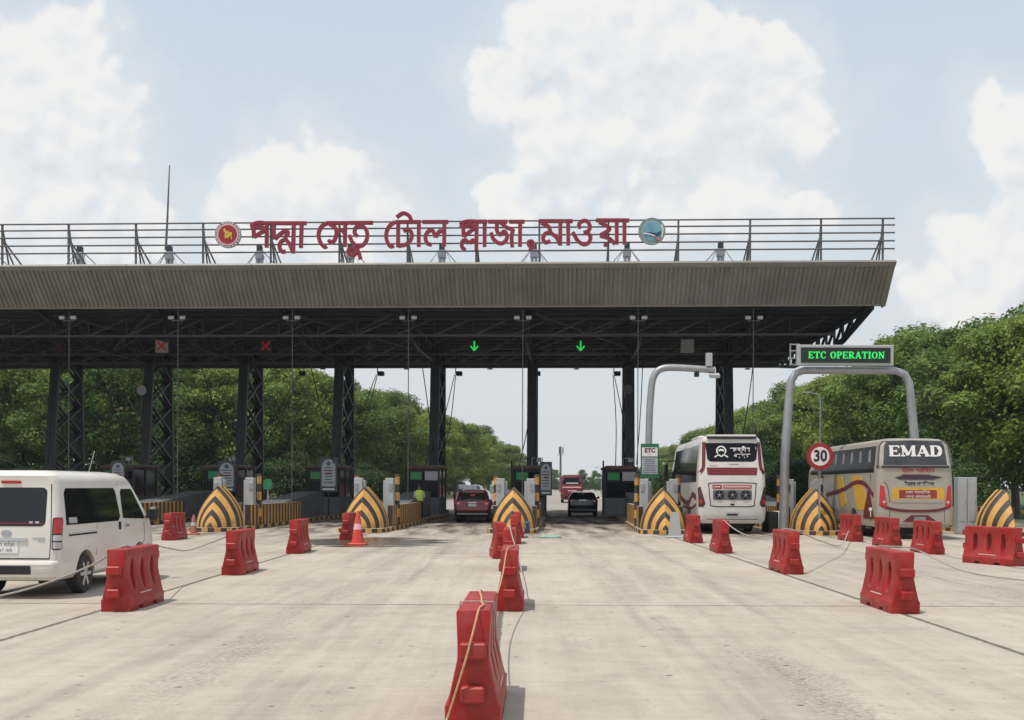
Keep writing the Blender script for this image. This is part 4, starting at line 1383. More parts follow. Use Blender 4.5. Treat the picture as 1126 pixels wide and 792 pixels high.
for i, (p, yaw, lab) in enumerate(BARS):
    rz = R(yaw)
    loc = p + Vector((-math.sin(rz), math.cos(rz), 0)) * .77
    g = 'red water barriers between the lanes'
    if i == 0:
        bar0.location = loc; bar0.rotation_euler = (0, 0, rz); bar0['label'] = lab; bar0['group'] = g
    else:
        dup(bar0, loc, rz, lab, g)


def rope(pts, r, m, label):
    b = MB(); b.tube(catmull(pts, 8), r, m, 7)
    tag(b.build('rope'), label, 'rope', 'ropes strung along the barriers')


def btop(i, end, z=.92, dx=0.0):
    p, yaw, _ = BARS[i]
    rz = R(yaw)
    return p + Vector((-math.sin(rz), math.cos(rz), 0)) * (.02 + end * 1.5) + Vector((dx, 0, z))


def sag(a, b_, s):
    m = (a + b_) / 2; m.z = max(min(a.z, b_.z) - s, 0.03)
    q1 = a.lerp(m, .5); q1.z = m.z + (a.z - m.z) * .3; q2 = b_.lerp(m, .5); q2.z = m.z + (b_.z - m.z) * .3
    return [q1, m, q2]


a = btop(5, .0, .905, -.05); e = btop(5, .55, .915, .02)
rope([Vector((-.60, 7.75, .015)), Vector((-.545, 8.13, .06)), Vector((-.455, 8.165, .33)), Vector((-.375, 8.17, .60)), Vector((-.315, 8.25, .84)), Vector((-.295, 8.33, .912)), Vector((-.27, 8.55, .914)), a + Vector((.1, .45, .005)), e], .0085, M_rope, 'tan rope draped over the nearest red barrier')
e1_ = btop(5, .35, .915, .0)
b = MB()
ring_ = [(-.14, .90), (-.12, .915), (.12, .915), (.14, .90), (.142, .6), (.21, .2), (.0, .19)]
rope([btop(5, .33, .70, .137), btop(5, .33, .89, .137), btop(5, .33, .912, .10), btop(5, .34, .912, -.10), btop(5, .34, .89, -.137), btop(5, .34, .72, -.137)], .006, M_greyrope, 'thin grey rope turn tied across the top of the nearest barrier')
a = btop(5, .95, .915, -.02); c_ = btop(6, .0, .915, -.03)
rope([e, a] + sag(a, c_, .34) + [c_, btop(6, .6, .916, .06)], .009, M_rope, 'tan rope sagging between the first two middle barriers')
a = btop(6, .6, .916, .06)
rope([a, btop(6, 1, .5, .14), Vector((.05, 21, .3)), btop(7, 0, .915, .03), btop(7, .9, .915, .03)], .012, M_greyrope, 'dull rope along the second and third middle barriers')
# right side
a = btop(13, .2, .915); c_ = btop(12, .6, .915)
rope([a] + sag(a, c_, .30) + [c_, btop(12, 0.1, .915, .1)], .014, M_greyrope, 'grey rope from the third to the second right barrier')
a = btop(12, .1, .915, .1); c_ = btop(15, .2, .35, -.2)
rope([a, at(905, 596, 26.5), at(925, 599.5, 30), c_], .014, M_greyrope, 'grey rope from the second right barrier down towards the 30 sign')
a = at(1006, 604, 22.5); m_ = at(1060, 628, 20.5); c2 = at(1140, 640, 19.6)
rope([btop(11, .9, .915, .05), a, m_, c2], .014, M_greyrope, 'long dark rope running off the right edge of the picture')
# left side
p0 = at(-20, 660, 16.6); p1 = at(40, 645, 16.9); p2 = at(100, 622, 17.2)
rope([p0, p1, p2, btop(0, .35, .90, -.13), btop(0, .4, .916, 0)], .016, M_greyrope, 'pale rope crossing in front of the white van')
a = btop(0, .9, .915); c_ = btop(1, .3, .80, -.14)
rope([a, at(186, 603, 19.5), at(205, 605.5, 20.5), at(226, 599, 22), c_], .013, M_greyrope, 'pale rope sagging between the first two left barriers')
rope([btop(4, .4, .92, -.1), btop(4, .3, .5, .15) + Vector((-.05, 0, 0)), btop(4, -.05, .2, .1)], .014, M_greyrope, 'rope loop hanging on the barrier beyond the white van')
# junk at the middle nose
p = ground(605, 591.5)
b = MB()
for i in range(2):
    rr_ = .40 - .12 * i
    b.lathe([(rr_, .0), (rr_ + .02, .03), (rr_ * .8, .06), (.0, .05)], M_sheet, 18, (i * .08, 0, .03 * i))
o = b.build('plastic_basin'); o.location = p; o.scale = (1, .8, 1); tag(o, 'flat teal plastic dish lying by the middle nose', 'plastic dish')
p = ground(575, 588.5)
b = MB()
for i in range(5):
    b.box((rnd.uniform(-.18, .18), rnd.uniform(-.2, .2), .06 + .1 * i), (rnd.uniform(.12, .25), rnd.uniform(.12, .3), .12), M_boardgrey if i % 2 else M_signblue, .03, Matrix.Rotation(rnd.uniform(0, 3), 3, 'Z'))
o = b.build('rubbish_bag'); o.location = p; tag(o, 'small heap of grey rubbish beside the last middle barrier', 'rubbish')


def cone(px, py0, py1, m, lab, base=True, wide=.15):
    p = ground(px, py1)
    h = (py1 - py0) * p.y / FPX
    t = thing('traffic_cone', lab, 'traffic cone', p, 0)
    b = MB(); b.lathe([(wide, .04), (wide * .75, h * .35), (wide * .45, h * .75), (.03, h), (.0, h)], m, 20); b.build('cone_body', t)
    b = MB(); b.box((0, 0, .025), (wide * 2.7, wide * 2.7, .05), m, .015); b.build('cone_base', t)
    b = MB(); b.lathe([(wide * .66, h * .45), (wide * .52, h * .62)], M_lettere if m is M_cone else M_cab, 20); o = b.build('cone_band', t); o.scale = (1.06, 1.06, 1)


cone(393.5, 562, 599, M_cone, 'bright orange red cone beside the fourth left barrier', wide=.20)
cone(213, 566, 588, mat('faded cone', (0.36, 0.07, 0.05), .6, dirt=(DUST, .5)), 'dull faded cone at the left nose')
p = ground(742, 591.3)
t = thing('plastic_bollard', 'pale grey plastic bollard in front of the striped nose by the coach', 'bollard', p, R(-6))
b = MB(); b.prism([(-.24, .03), (.24, .03), (.15, .86), (.08, .92), (-.08, .92), (-.15, .86)], XZ, -.07, .07, M_cab); b.build('bollard_body', t)
b = MB(); b.box((0, 0, .03), (.66, .4, .06), M_cab, .02); b.build('bollard_base', t)


# ------------------------------------------------------------------ vehicles
class Body:
    """body shell from stacked rounded outlines: (z, half width, rear y, front y, rear radius, front radius)"""

    def __init__(s, lv):
        s.lv = lv

    def p(s, z):
        lv = s.lv
        if z <= lv[0][0]: return lv[0][1:]
        for a, b in zip(lv[:-1], lv[1:]):
            if a[0] <= z <= b[0]:
                t = (z - a[0]) / (b[0] - a[0])
                return tuple(x + (y - x) * t for x, y in zip(a[1:], b[1:]))
        return lv[-1][1:]

    def outline(s, z, n=7):
        w, y0, y1, rr, rf = s.p(z)
        o = []
        for (cx, cy, r, a0) in ((w - rf, y1 - rf, rf, 0), (-w + rf, y1 - rf, rf, 90), (-w + rr, y0 + rr, rr, 180), (w - rr, y0 + rr, rr, 270)):
            for i in range(n):
                a = R(a0 + 90 * i / (n - 1))
                o.append((cx + r * math.cos(a), cy + r * math.sin(a)))
        return o

    def shell(s, name, m, parent, sub=3, bottom=None):
        b = MB()
        zs = []
        for a, c in zip(s.lv[:-1], s.lv[1:]):
            zs += [a[0]]
        zs.append(s.lv[-1][0])
        rings = [[(x, y, z) for x, y in s.outline(z)] for z in zs]
        n = len(rings[0])
        vs = [p for r in rings for p in r]
        fs = []
        for i in range(len(rings) - 1):
            for j in range(n):
                fs.append((i * n + j, i * n + (j + 1) % n, (i + 1) * n + (j + 1) % n, (i + 1) * n + j))
        fs += [list(range(n))[::-1], [(len(rings) - 1) * n + j for j in range(n)]]
        b.add(vs, fs, m)
        return b.build(name, parent, smooth=40)

    def rear(s, x, z, off):
        w, y0, y1, rr, rf = s.p(z)
        ax = abs(x)
        if ax <= w - rr:
            return Vector((x, y0 - off, z))
        dx = min(ax - (w - rr), rr)
        q = math.sqrt(max(rr * rr - dx * dx, 0))
        nx, ny = dx / rr, -q / rr
        return Vector((math.copysign(w - rr + dx + nx * off, x), y0 + rr - q + ny * off, z))

    def side(s, sg_, y, z, off):
        w, y0, y1, rr, rf = s.p(z)
        if y < y0 + rr:
            dy = min(y0 + rr - y, rr)
            q = math.sqrt(max(rr * rr - dy * dy, 0))
            return Vector((sg_ * (w - rr + q + off), y, z))
        if y > y1 - rf:
            dy = min(y - (y1 - rf), rf)
            q = math.sqrt(max(rf * rf - dy * dy, 0))
            return Vector((sg_ * (w - rf + q + off), y, z))
        return Vector((sg_ * (w + off), y, z))

    def panel(s, b, poly, fn, off, m, cols=8, under=-.012):
        """convex polygon (a, z) laid on the shell by fn(a, z, off)"""
        zs = sorted(set([p[1] for p in poly] + [l[0] for l in s.lv if min(p[1] for p in poly) < l[0] < max(p[1] for p in poly)]))
        rows = []
        for i, z in enumerate(zs):
            xs = []
            zc = min(max(z, zs[0] + 1e-5), zs[-1] - 1e-5)
            for (a, c) in zip(poly, poly[1:] + poly[:1]):
                if (a[1] - zc) * (c[1] - zc) <= 0 and a[1] != c[1]:
                    xs.append(a[0] + (c[0] - a[0]) * (zc - a[1]) / (c[1] - a[1]))
            if len(xs) >= 2:
                rows.append((z, min(xs), max(xs)))
        vs, fs = [], []
        C = cols + 1
        for (z, a, c) in rows:
            for j in range(C):
                x = a + (c - a) * j / cols
                vs.append(fn(x, z, off))
        k0 = len(vs)
        for (z, a, c) in rows:
            for j in range(C):
                x = a + (c - a) * j / cols
                vs.append(fn(x, z, under))
        Rn = len(rows)
        for i in range(Rn - 1):
            for j in range(cols):
                fs.append((i * C + j, i * C + j + 1, (i + 1) * C + j + 1, (i + 1) * C + j))
            for j in (0, cols):
                fs.append((i * C + j, (i + 1) * C + j, k0 + (i + 1) * C + j, k0 + i * C + j))
        for i in (0, Rn - 1):
            for j in range(cols):
                fs.append((i * C + j, i * C + j + 1, k0 + i * C + j + 1, k0 + i * C + j))
        b.add(vs, fs, m)

    def line(s, b, pts, fn, w, off, m):
        """thin raised or painted line along pts (a, z)"""
        b.ribbon(pts, w, lambda a, c, dd: fn(a, c, dd), -.01, off, m, smooth=len(pts) > 2)


def rrect(x0, x1, z0, z1, r, n=4):
    o = []
    for cx, cz, a0 in ((x1 - r, z1 - r, 0), (x0 + r, z1 - r, 90), (x0 + r, z0 + r, 180), (x1 - r, z0 + r, 270)):
        for i in range(n + 1):
            a = R(a0 + 90 * i / n)
            o.append((cx + r * math.cos(a), cz + r * math.sin(a)))
    return o


def wheel(parent, x, y, r, w, s, rim=.62, hub=M_alloy):
    b = MB()
    b.lathe([(r * .72, -w / 2), (r * .93, -w / 2), (r, -w / 2 + .03), (r, w / 2 - .03), (r * .93, w / 2), (r * .72, w / 2)], M_rubber, 32, (x, y, r), 'x')
    t = b.build('wheel', parent)
    b = MB()
    xo = x + s * (w / 2 - .02)
    b.lathe([(r * .70, -.02), (r * .70, .012), (r * .60, .015), (r * .55, -.04), (0, -.04)] if s > 0 else [(r * .70, .02), (r * .70, -.012), (r * .60, -.015), (r * .55, .04), (0, .04)], hub, 28, (xo, y, r), 'x')
    for i in range(6):
        a = 2 * math.pi * i / 6
        p0 = Vector((xo, y + math.cos(a) * r * .1, r + math.sin(a) * r * .1)); p1 = Vector((xo, y + math.cos(a) * r * .64, r + math.sin(a) * r * .64))
        b.bar(p0, p1, r * .16, hub)
    b.lathe([(r * .14, -.03), (r * .12, .025), (0, .03)] if s > 0 else [(r * .14, .03), (r * .12, -.025), (0, -.03)], hub, 14, (xo, y, r), 'x')
    b.build('rim', t)
    return t


def arches(o, spots, r, hw):
    ct = MB()
    for (x, y, z) in spots:
        s = 1 if x > 0 else -1
        ct.lathe([(r, -.34), (r, .34)], M_under, 28, (s * (hw - .12), y, z), 'x')
    carve(o, ct.build('cutter', o.parent, smooth=0))


# --- white van
van = thing('white_van', 'dusty white passenger van with dark windows, seen from behind at the left', 'van', at(4.5, 600, 17.4) * 1, R(-.4))
van.location.z = 0
B = Body([(.30, .78, .10, 4.66, .12, .25), (.36, .83, .03, 4.72, .16, .3), (.56, .845, .0, 4.74, .16, .3), (.60, .845, .02, 4.74, .15, .3), (.62, .84, .06, 4.72, .12, .3),
          (.95, .85, .07, 4.66, .12, .3), (1.13, .845, .08, 4.50, .12, .28), (1.22, .84, .09, 4.36, .12, .25), (1.50, .805, .13, 4.02, .12, .2), (1.80, .765, .17, 3.66, .12, .2),
          (1.90, .745, .16, 3.55, .13, .2), (1.98, .715, .15, 3.42, .16, .2), (2.04, .65, .22, 3.2, .2, .25), (2.07, .52, .40, 2.9, .25, .3)])
bd = B.shell('van_body', M_vanw, van)
arches(bd, [(.8, 1.16, .34), (.8, 3.73, .34), (-.8, 1.16, .34), (-.8, 3.73, .34)], .40, .84)
b = MB(); B.panel(b, rrect(-.62, .62, 1.17, 1.79, .08), B.rear, .006, M_glass); rw = b.build('rear_window', van)
b = MB(); B.panel(b, rrect(-.55, .60, 1.20, 1.23, .01), B.rear, .010, M_maroon); B.panel(b, rrect(.36, .42, 1.215, 1.25, .01), B.rear, .011, M_boardgrey); B.panel(b, rrect(.46, .52, 1.215, 1.25, .01), B.rear, .011, M_boardgrey); b.build('sticker', rw)
sR = lambda y, z, off: B.side(1, y, z, off); sL = lambda y, z, off: B.side(-1, y, z, off)
for f_, nm in ((sR, 1), (sL, -1)):
    b = MB()
    B.panel(b, [(.36, 1.18), (2.62, 1.18), (2.72, 1.26), (2.62, 1.72), (2.54, 1.78), (.48, 1.78), (.40, 1.70)], f_, .006, M_glass)
    sw = b.build('side_window', van)
    if nm > 0:
        b = MB(); B.panel(b, rrect(.46, .78, 1.205, 1.30, .02), f_, .010, M_boardgrey); b.build('sticker', sw)
    b = MB()
    B.panel(b, [(2.86, 1.22), (3.98, 1.18), (3.92, 1.28), (3.50, 1.70), (3.42, 1.76), (2.92, 1.76), (2.86, 1.70)], f_, .006, M_glass)
    b.build('front_side_window', van)
    for ln in ([(2.78, 1.85), (2.78, .45)], [(1.62, 1.15), (1.62, .62)], [(3.95, 1.12), (3.98, .80), (3.90, .70)]):
        b = MB(); B.line(b, ln, f_, .012, .003, M_under); b.build('door_seam', van)
    b = MB()
    B.line(b, [(.45, 1.02), (1.62, 1.02)], f_, .05, .004, M_under)
    B.line(b, [(.45, 1.035), (1.62, 1.035)], f_, .018, .010, M_vanw)
    b.build('sliding_rail', van)
    b = MB(); B.line(b, [(.22, 1.885), (3.42, 1.885)], f_, .016, .004, M_blk); b.build('roof_gutter', van)
    b = MB()
    B.panel(b, rrect(2.64, 2.70, 1.02, 1.16, .015), f_, .025, M_under); B.panel(b, rrect(2.92, 3.10, 1.06, 1.11, .015), f_, .03, M_chrome)
    b.build('door_handle', van)
b = MB(); B.panel(b, [(-.6, 1.24), (.6, 1.24), (.55, 1.80), (-.55, 1.80)], lambda x, z, o_: Vector((x, B.p(z)[2] + o_, z)), .006, M_glass); b.build('windscreen', van)
b = MB()
B.panel(b, rrect(-.70, .70, .64, .66, .008), B.rear, .004, M_under)
B.line(b, [(.70, .65), (.715, 1.10), (.68, 1.85)], B.rear, .012, .003, M_under); B.line(b, [(-.70, .65), (-.715, 1.10), (-.68, 1.85)], B.rear, .012, .003, M_under)
b.build('tailgate_seam', van)
for s in (-1, 1):
    b = MB(); B.panel(b, rrect(min(s * .735, s * .846), max(s * .735, s * .846), .79, 1.31, .03), B.rear, .012, M_black, 10)
    lamp = b.build('tail_lamp', van)
    b = MB()
    B.panel(b, rrect(min(s * .75, s * .843), max(s * .75, s * .843), 1.05, 1.295, .02), B.rear, .020, M_taill, 8)
    B.panel(b, rrect(min(s * .75, s * .843), max(s * .75, s * .843), .935, 1.03, .015), B.rear, .019, M_clearl, 8)
    B.panel(b, rrect(min(s * .75, s * .843), max(s * .75, s * .843), .81, .915, .015), B.rear, .019, M_clearl, 8)
    b.build('lens', lamp)
b = MB(); B.panel(b, rrect(-.42, .42, .40, .54, .02), B.rear, .010, M_navy); B.panel(b, rrect(.45, .78, .43, .50, .02), B.rear, .012, M_vanw)
b.build('rear_step', van)
b = MB(); B.panel(b, rrect(-.34, .34, .93, .985, .015), B.rear, .022, M_chrome); b.build('tailgate_handle', van)
b = MB(); B.panel(b, rrect(-.20, .20, .74, .92, .015), B.rear, .014, M_white)
text_mb(b, 'ঢাকা মেট্রো', .075, lambda x, y, d: B.rear(x, .875 + y, .018), 0, 0, M_black)
text_mb(b, '১৫-৮৮', .085, lambda x, y, d: B.rear(x, .79 + y, .018), 0, 0, M_black)
b.build('number_plate', van)
b = MB()
ring_el = [(.075 * math.cos(2 * math.pi * i / 20), 1.06 + .05 * math.sin(2 * math.pi * i / 20)) for i in range(21)]
B.line(b, ring_el, B.rear, .012, .014, M_chrome)
B.line(b, [(.035 * math.cos(2 * math.pi * i / 16), 1.06 + .047 * math.sin(2 * math.pi * i / 16)) for i in range(17)], B.rear, .010, .015, M_chrome)
B.line(b, [(.06 * math.cos(2 * math.pi * i / 16), 1.078 + .022 * math.sin(2 * math.pi * i / 16)) for i in range(17)], B.rear, .010, .016, M_chrome)
b.build('badge', van)
b = MB(); B.panel(b, rrect(.42, .62, .98, .995, .004), B.rear, .012, M_chrome); B.panel(b, rrect(.50, .62, .945, .96, .004), B.rear, .012, M_chrome); b.build('nameplate', van)
b = MB(); B.panel(b, rrect(-.12, .20, 1.855, 1.90, .02), B.rear, .02, M_taill); b.build('brake_lamp', van)
for s in (-1, 1):
    b = MB(); b.box((s * 1.0, 4.05, 1.28), (.2, .12, .26), M_black, .05); b.bar((s * .82, 4.1, 1.2), (s * .95, 4.06, 1.24), .05, M_black); b.build('wing_mirror', van)
for (x, y) in ((.735, 1.16), (.735, 3.73), (-.735, 1.16), (-.735, 3.73)):
    wheel(van, x, y, .335, .20, 1 if x > 0 else -1)
b = MB(); b.box((0, 2.4, .34), (1.3, 3.9, .16), M_under); b.tube([(.45, .3, .27), (.45, 1.2, .27)], .04, M_under, 8); b.build('underbody', van)
b = MB(); b.tube([(.30, 2.6, 2.05), (.45, 2.5, 2.45)], .008, M_galv, 5); b.build('aerial', van)


def suv(name, label, cat, loc, W, H, Lg, paint, kind):
    t = thing(name, label, cat, loc, PA)
    hw = W / 2
    B = Body([(.25, hw * .86, .10, Lg - .1, .12, .3), (.40, hw * .97, .02, Lg, .16, .35), (.62, hw, .0, Lg, .18, .35), (.70, hw, .05, Lg, .16, .35), (.95, hw, .06, Lg - .15, .16, .35),
              (1.04, hw * .98, .08, Lg - .5, .16, .35), (1.08, hw * .955, .10, Lg - 1.0, .16, .3), (1.08 + (H - 1.08) * .72, hw * .80, .38, Lg - 1.85, .18, .25), (H - .06, hw * .72, .42, Lg - 2.2, .2, .25), (H, hw * .55, .62, Lg - 2.5, .2, .25)])
    bd = B.shell('car_body', paint, t)
    yr, yf = .95, Lg - .9
    arches(bd, [(hw, yr, .34), (hw, yf, .34), (-hw, yr, .34), (-hw, yf, .34)], .40, hw)
    zt_ = 1.08 + (H - 1.08) * .70
    b = MB(); B.panel(b, [(-hw * .78, 1.08), (hw * .78, 1.08), (hw * .64, zt_), (-hw * .64, zt_)], B.rear, .008, M_glass); b.build('rear_window', t)
    for s in (-1, 1):
        b = MB(); B.panel(b, [(.55, 1.12), (Lg - 1.15, 1.10), (Lg - 1.95, zt_), (.85, zt_)], lambda y, z, o_, s=s: B.side(s, y, z, o_), .006, M_glass); b.build('side_window', t)
        b = MB(); B.panel(b, rrect(min(s * hw * .66, s * hw * .99), max(s * hw * .66, s * hw * .99), .86, 1.03, .03), B.rear, .014, M_taill, 10)
        lm = b.build('tail_lamp', t)
        b = MB(); B.panel(b, rrect(min(s * hw * .74, s * hw * .86), max(s * hw * .74, s * hw * .86), .90, .97, .02), B.rear, .02, M_clearl, 6); b.build('lens', lm)
        b = MB(); b.box((s * (hw + .1), Lg - 1.55, 1.12), (.18, .1, .14), paint, .03); b.build('wing_mirror', t)
    b = MB(); B.panel(b, rrect(-.19, .19, .80, .93, .01), B.rear, .014, M_white); B.panel(b, rrect(-.15, .15, .85, .88, .004), B.rear, .018, M_blk); b.build('number_plate', t)
    b = MB(); B.panel(b, rrect(-hw * .9, hw * .9, .27, .52, .04), B.rear, .012, M_black, 12); b.build('rear_bumper', t)
    b = MB(); B.panel(b, rrect(-hw * .86, hw * .86, .40, .445, .015), B.rear, .03, M_boardgrey, 12); B.panel(b, rrect(-.22, .22, .98, 1.01, .008), B.rear, .02, M_chrome); b.build('trim_strip', t)
    if kind == 'rails':
        b = MB()
        for s in (-1, 1):
            b.tube([(s * hw * .66, .7, H - .04), (s * hw * .66, .9, H + .03), (s * hw * .66, 2.2, H + .03), (s * hw * .66, 2.4, H - .03)], .02, M_chrome, 6)
        b.build('roof_rail', t)
        b = MB(); B.panel(b, rrect(-.12, .12, 1.30, 1.42, .03), B.rear, .014, M_signred); b.build('window_sticker', t)
    else:
        b = MB(); B.panel(b, rrect(-.05, .08, 1.30, 1.38, .03), B.rear, .014, M_boardgrey); b.build('window_sticker', t)
    for (x, y) in ((hw - .11, yr), (hw - .11, yf), (-hw + .11, yr), (-hw + .11, yf)):
        wheel(t, x, y, .345, .22, 1 if x > 0 else -1)
    b = MB(); b.box((0, Lg / 2, .32), (W * .7, Lg * .8, .2), M_under); b.build('underbody', t)
    return t


p = at(519.3, 560, 54.5); p.z = 0
suv('red_car', 'dark red sport utility car stopped at the booth, seen from behind', 'car', p, 1.76, 1.66, 4.6, M_redcar, 'rails')
p = at(640.9, 560, 64.8); p.z = 0
suv('black_car', 'black hatchback leaving the plaza behind the red bus', 'car', p, 1.77, 1.50, 4.3, M_blackcar, 'plain')
# silver van ahead of the red car
p = at(514.0, 560, 62.5); p.z = 0
mv = thing('silver_minivan', 'silver minivan mostly hidden in front of the dark red car', 'minivan', p, PA)
B2 = Body([(.25, .74, .1, 4.5, .12, .3), (.6, .80, 0, 4.6, .15, .3), (1.0, .81, .05, 4.5, .15, .3), (1.1, .80, .08, 4.0, .15, .3), (1.62, .70, .25, 3.2, .18, .25), (1.82, .64, .30, 2.9, .2, .25), (1.88, .5, .5, 2.6, .2, .25)])
bd = B2.shell('car_body', M_silver, mv)
b = MB(); B2.panel(b, [(-.62, 1.1), (.62, 1.1), (.54, 1.64), (-.54, 1.64)], B2.rear, .008, M_glass); b.build('rear_window', mv)
for s in (-1, 1):
    b = MB(); B2.panel(b, [(.4, 1.12), (3.6, 1.12), (3.0, 1.62), (.6, 1.62)], lambda y, z, o_, s=s: B2.side(s, y, z, o_), .006, M_glass); b.build('side_window', mv)
    b = MB(); B2.panel(b, rrect(min(s * .66, s * .79), max(s * .66, s * .79), .9, 1.3, .03), B2.rear, .014, M_taill, 8); b.build('tail_lamp', mv)
for (x, y) in ((.70, .9), (.70, 3.6), (-.70, .9), (-.70, 3.6)):
    wheel(mv, x, y, .32, .2, 1 if x > 0 else -1)

# --- white coach
wb = thing('white_coach', 'white coach with maroon trim and three rear fans, seen from behind', 'bus', Vector((8.22, 41.9, 0)), PA)
B = Body([(.42, 1.18, .12, 11.2, .15, .4), (.55, 1.27, .03, 11.4, .2, .5), (.80, 1.30, .0, 11.5, .22, .6), (1.35, 1.30, .0, 11.5, .22, .6), (2.20, 1.29, .06, 11.45, .22, .6), (2.48, 1.275, .12, 11.4, .22, .6),
          (2.84, 1.24, .20, 11.3, .24, .7), (3.48, 1.17, .30, 11.0, .26, .8), (3.66, 1.13, .30, 10.9, .28, .8), (3.76, 1.05, .38, 10.7, .3, .8), (3.82, .88, .6, 10.4, .3, .8)])
bd = B.shell('coach_body', M_busw, wb)
arches(bd, [(1.2, 3.1, .5), (-1.2, 3.1, .5), (1.2, 9.0, .5), (-1.2, 9.0, .5)], .56, 1.30)
b = MB()
wp = [(-.94, 2.90), (-.82, 2.80), (.82, 2.80), (.94, 2.90), (1.00, 3.52), (-1.00, 3.52)]
B.panel(b, wp, B.rear, .010, M_dglass, 10); rw = b.build('rear_window', wb)
b = MB()
text_mb(b, 'সাতক্ষীরা', .215, lambda x, y, d: B.rear(x + .32, 3.26 + y, .017), 0, 0, M_signwhite, xs=.82, bold=.008)
b.build('window_lettering', rw)
b = MB()
text_mb(b, 'এক্সপ্রেস', .17, lambda x, y, d: B.rear(x + .40, 3.04 + y, .017), 0, 0, M_signwhite, xs=.8, bold=.006)
b.build('window_lettering', rw)
b = MB()
B.line(b, [(-.40 + .17 * math.cos(a), 3.22 + .17 * math.sin(a)) for a in [R(-40 + 26 * i) for i in range(11)]], B.rear, .05, .018, M_signwhite)
B.line(b, [(-.66, 2.97), (-.50, 3.06), (-.40, 3.0), (-.30, 3.06), (-.14, 2.97)], B.rear, .045, .019, M_signwhite)
B.line(b, [(-.50, 3.22), (-.40, 3.26), (-.30, 3.22)], B.rear, .07, .020, M_signwhite)
b.build('window_logo', rw)
for s in (-1, 1):
    b = MB()
    B.line(b, [(s * 1.045, 3.56), (s * 1.06, 3.2), (s * 1.09, 2.62), (s * 1.15, 2.46), (s * 1.25, 2.32)], B.rear, .12, .012, M_maroon)
    b.build('maroon_trim', wb)
b = MB()
B.panel(b, [(-.94, 2.28), (.94, 2.28), (.97, 2.57), (-.97, 2.57)], B.rear, .010, M_maroon, 10)
band = b.build('maroon_band', wb)
b = MB(); B.panel(b, rrect(-.94, .94, 2.365, 2.38, .004), B.rear, .014, M_signred, 10); B.panel(b, rrect(-.94, .94, 2.47, 2.485, .004), B.rear, .014, M_signred, 10); b.build('band_line', band)
b = MB(); B.panel(b, rrect(-.10, .26, 2.68, 2.72, .01), B.rear, .012, M_galv, 4); B.panel(b, rrect(-.86, -.55, 2.63, 2.66, .01), B.rear, .012, M_galv, 4); b.build('nameplate', wb)
b = MB()
B.line(b, [(-.90, 1.88), (-.84, 1.97), (0, 1.99), (.84, 1.97), (.90, 1.88), (.84, 1.26), (.76, 1.09), (0, 1.07), (-.76, 1.09), (-.84, 1.26), (-.90, 1.88)], B.rear, .030, .010, M_under)
hatch = b.build('engine_hatch', wb)
b = MB(); B.panel(b, rrect(-.74, .74, 1.33, 1.70, .05), B.rear, .012, M_blockgrey, 10); gr = b.build('grille', hatch)
M_banner = mat('faded red banner', (.42, .10, .09), .5, var=.4, scale=20)
b = MB(); B.panel(b, rrect(-.76, -.40, 1.75, 1.91, .01), B.rear, .013, M_signred, 4); B.panel(b, rrect(-.35, .74, 1.75, 1.91, .01), B.rear, .013, M_banner, 6)
B.panel(b, rrect(-.30, .68, 1.815, 1.85, .005), B.rear, .016, M_busw, 6); B.panel(b, rrect(-.72, -.46, 1.81, 1.85, .005), B.rear, .016, M_busw, 4)
b.build('banner', hatch)
for x in (-.50, 0, .50):
    b = MB()
    zc_ = 1.515
    disc(b, x, zc_, .145, .18, -.01, .03, M_black, 24); disc(b, x, zc_, 0, .145, -.01, .020, M_under, 24); disc(b, x, zc_, 0, .04, .018, .032, M_galv, 12)
    for i in range(5):
        a = 2 * math.pi * i / 5 + .3
        b.bar((x, -.026, zc_), (x + .14 * math.cos(a), -.026, zc_ + .14 * math.sin(a)), .013, M_galv)
    b.build('fan', wb)
for s in (-1, 1):
    b = MB(); B.panel(b, [(s * 1.27, 1.06), (s * 1.10, 1.06), (s * 1.03, 1.18), (s * 1.21, 1.84), (s * 1.285, 1.78)], B.rear, .014, mat('dark tail lamp', (.05, .008, .01), .2, coat=.5), 8)
    lm = b.build('tail_lamp', wb)
    b = MB(); B.panel(b, rrect(min(s * 1.15, s * 1.25), max(s * 1.15, s * 1.25), 1.18, 1.34, .02), B.rear, .02, M_taill, 5); b.build('lens', lm)
b = MB(); B.panel(b, rrect(-.26, .26, .66, .86, .01), B.rear, .012, M_boardgrey, 4); B.panel(b, rrect(-.20, .20, .72, .80, .005), B.rear, .016, M_blk, 4); b.build('number_plate', wb)
b = MB(); B.line(b, [(-1.0, .58), (1.0, .58)], B.rear, .02, .006, M_under); B.panel(b, rrect(-.08, .08, 1.12, 1.18, .01), B.rear, .02, M_black, 3); b.build('bumper_seam', wb)
b = MB(); b.box((0, .52, 3.80), (1.9, .5, .09), M_busw, .03); b.box((0, .265, 3.72), (1.9, .03, .07), M_black); b.build('roof_spoiler', wb)
b = MB(); b.box((0, 5.2, 3.88), (1.7, 2.8, .16), M_busw, .06); b.build('roof_unit', wb)
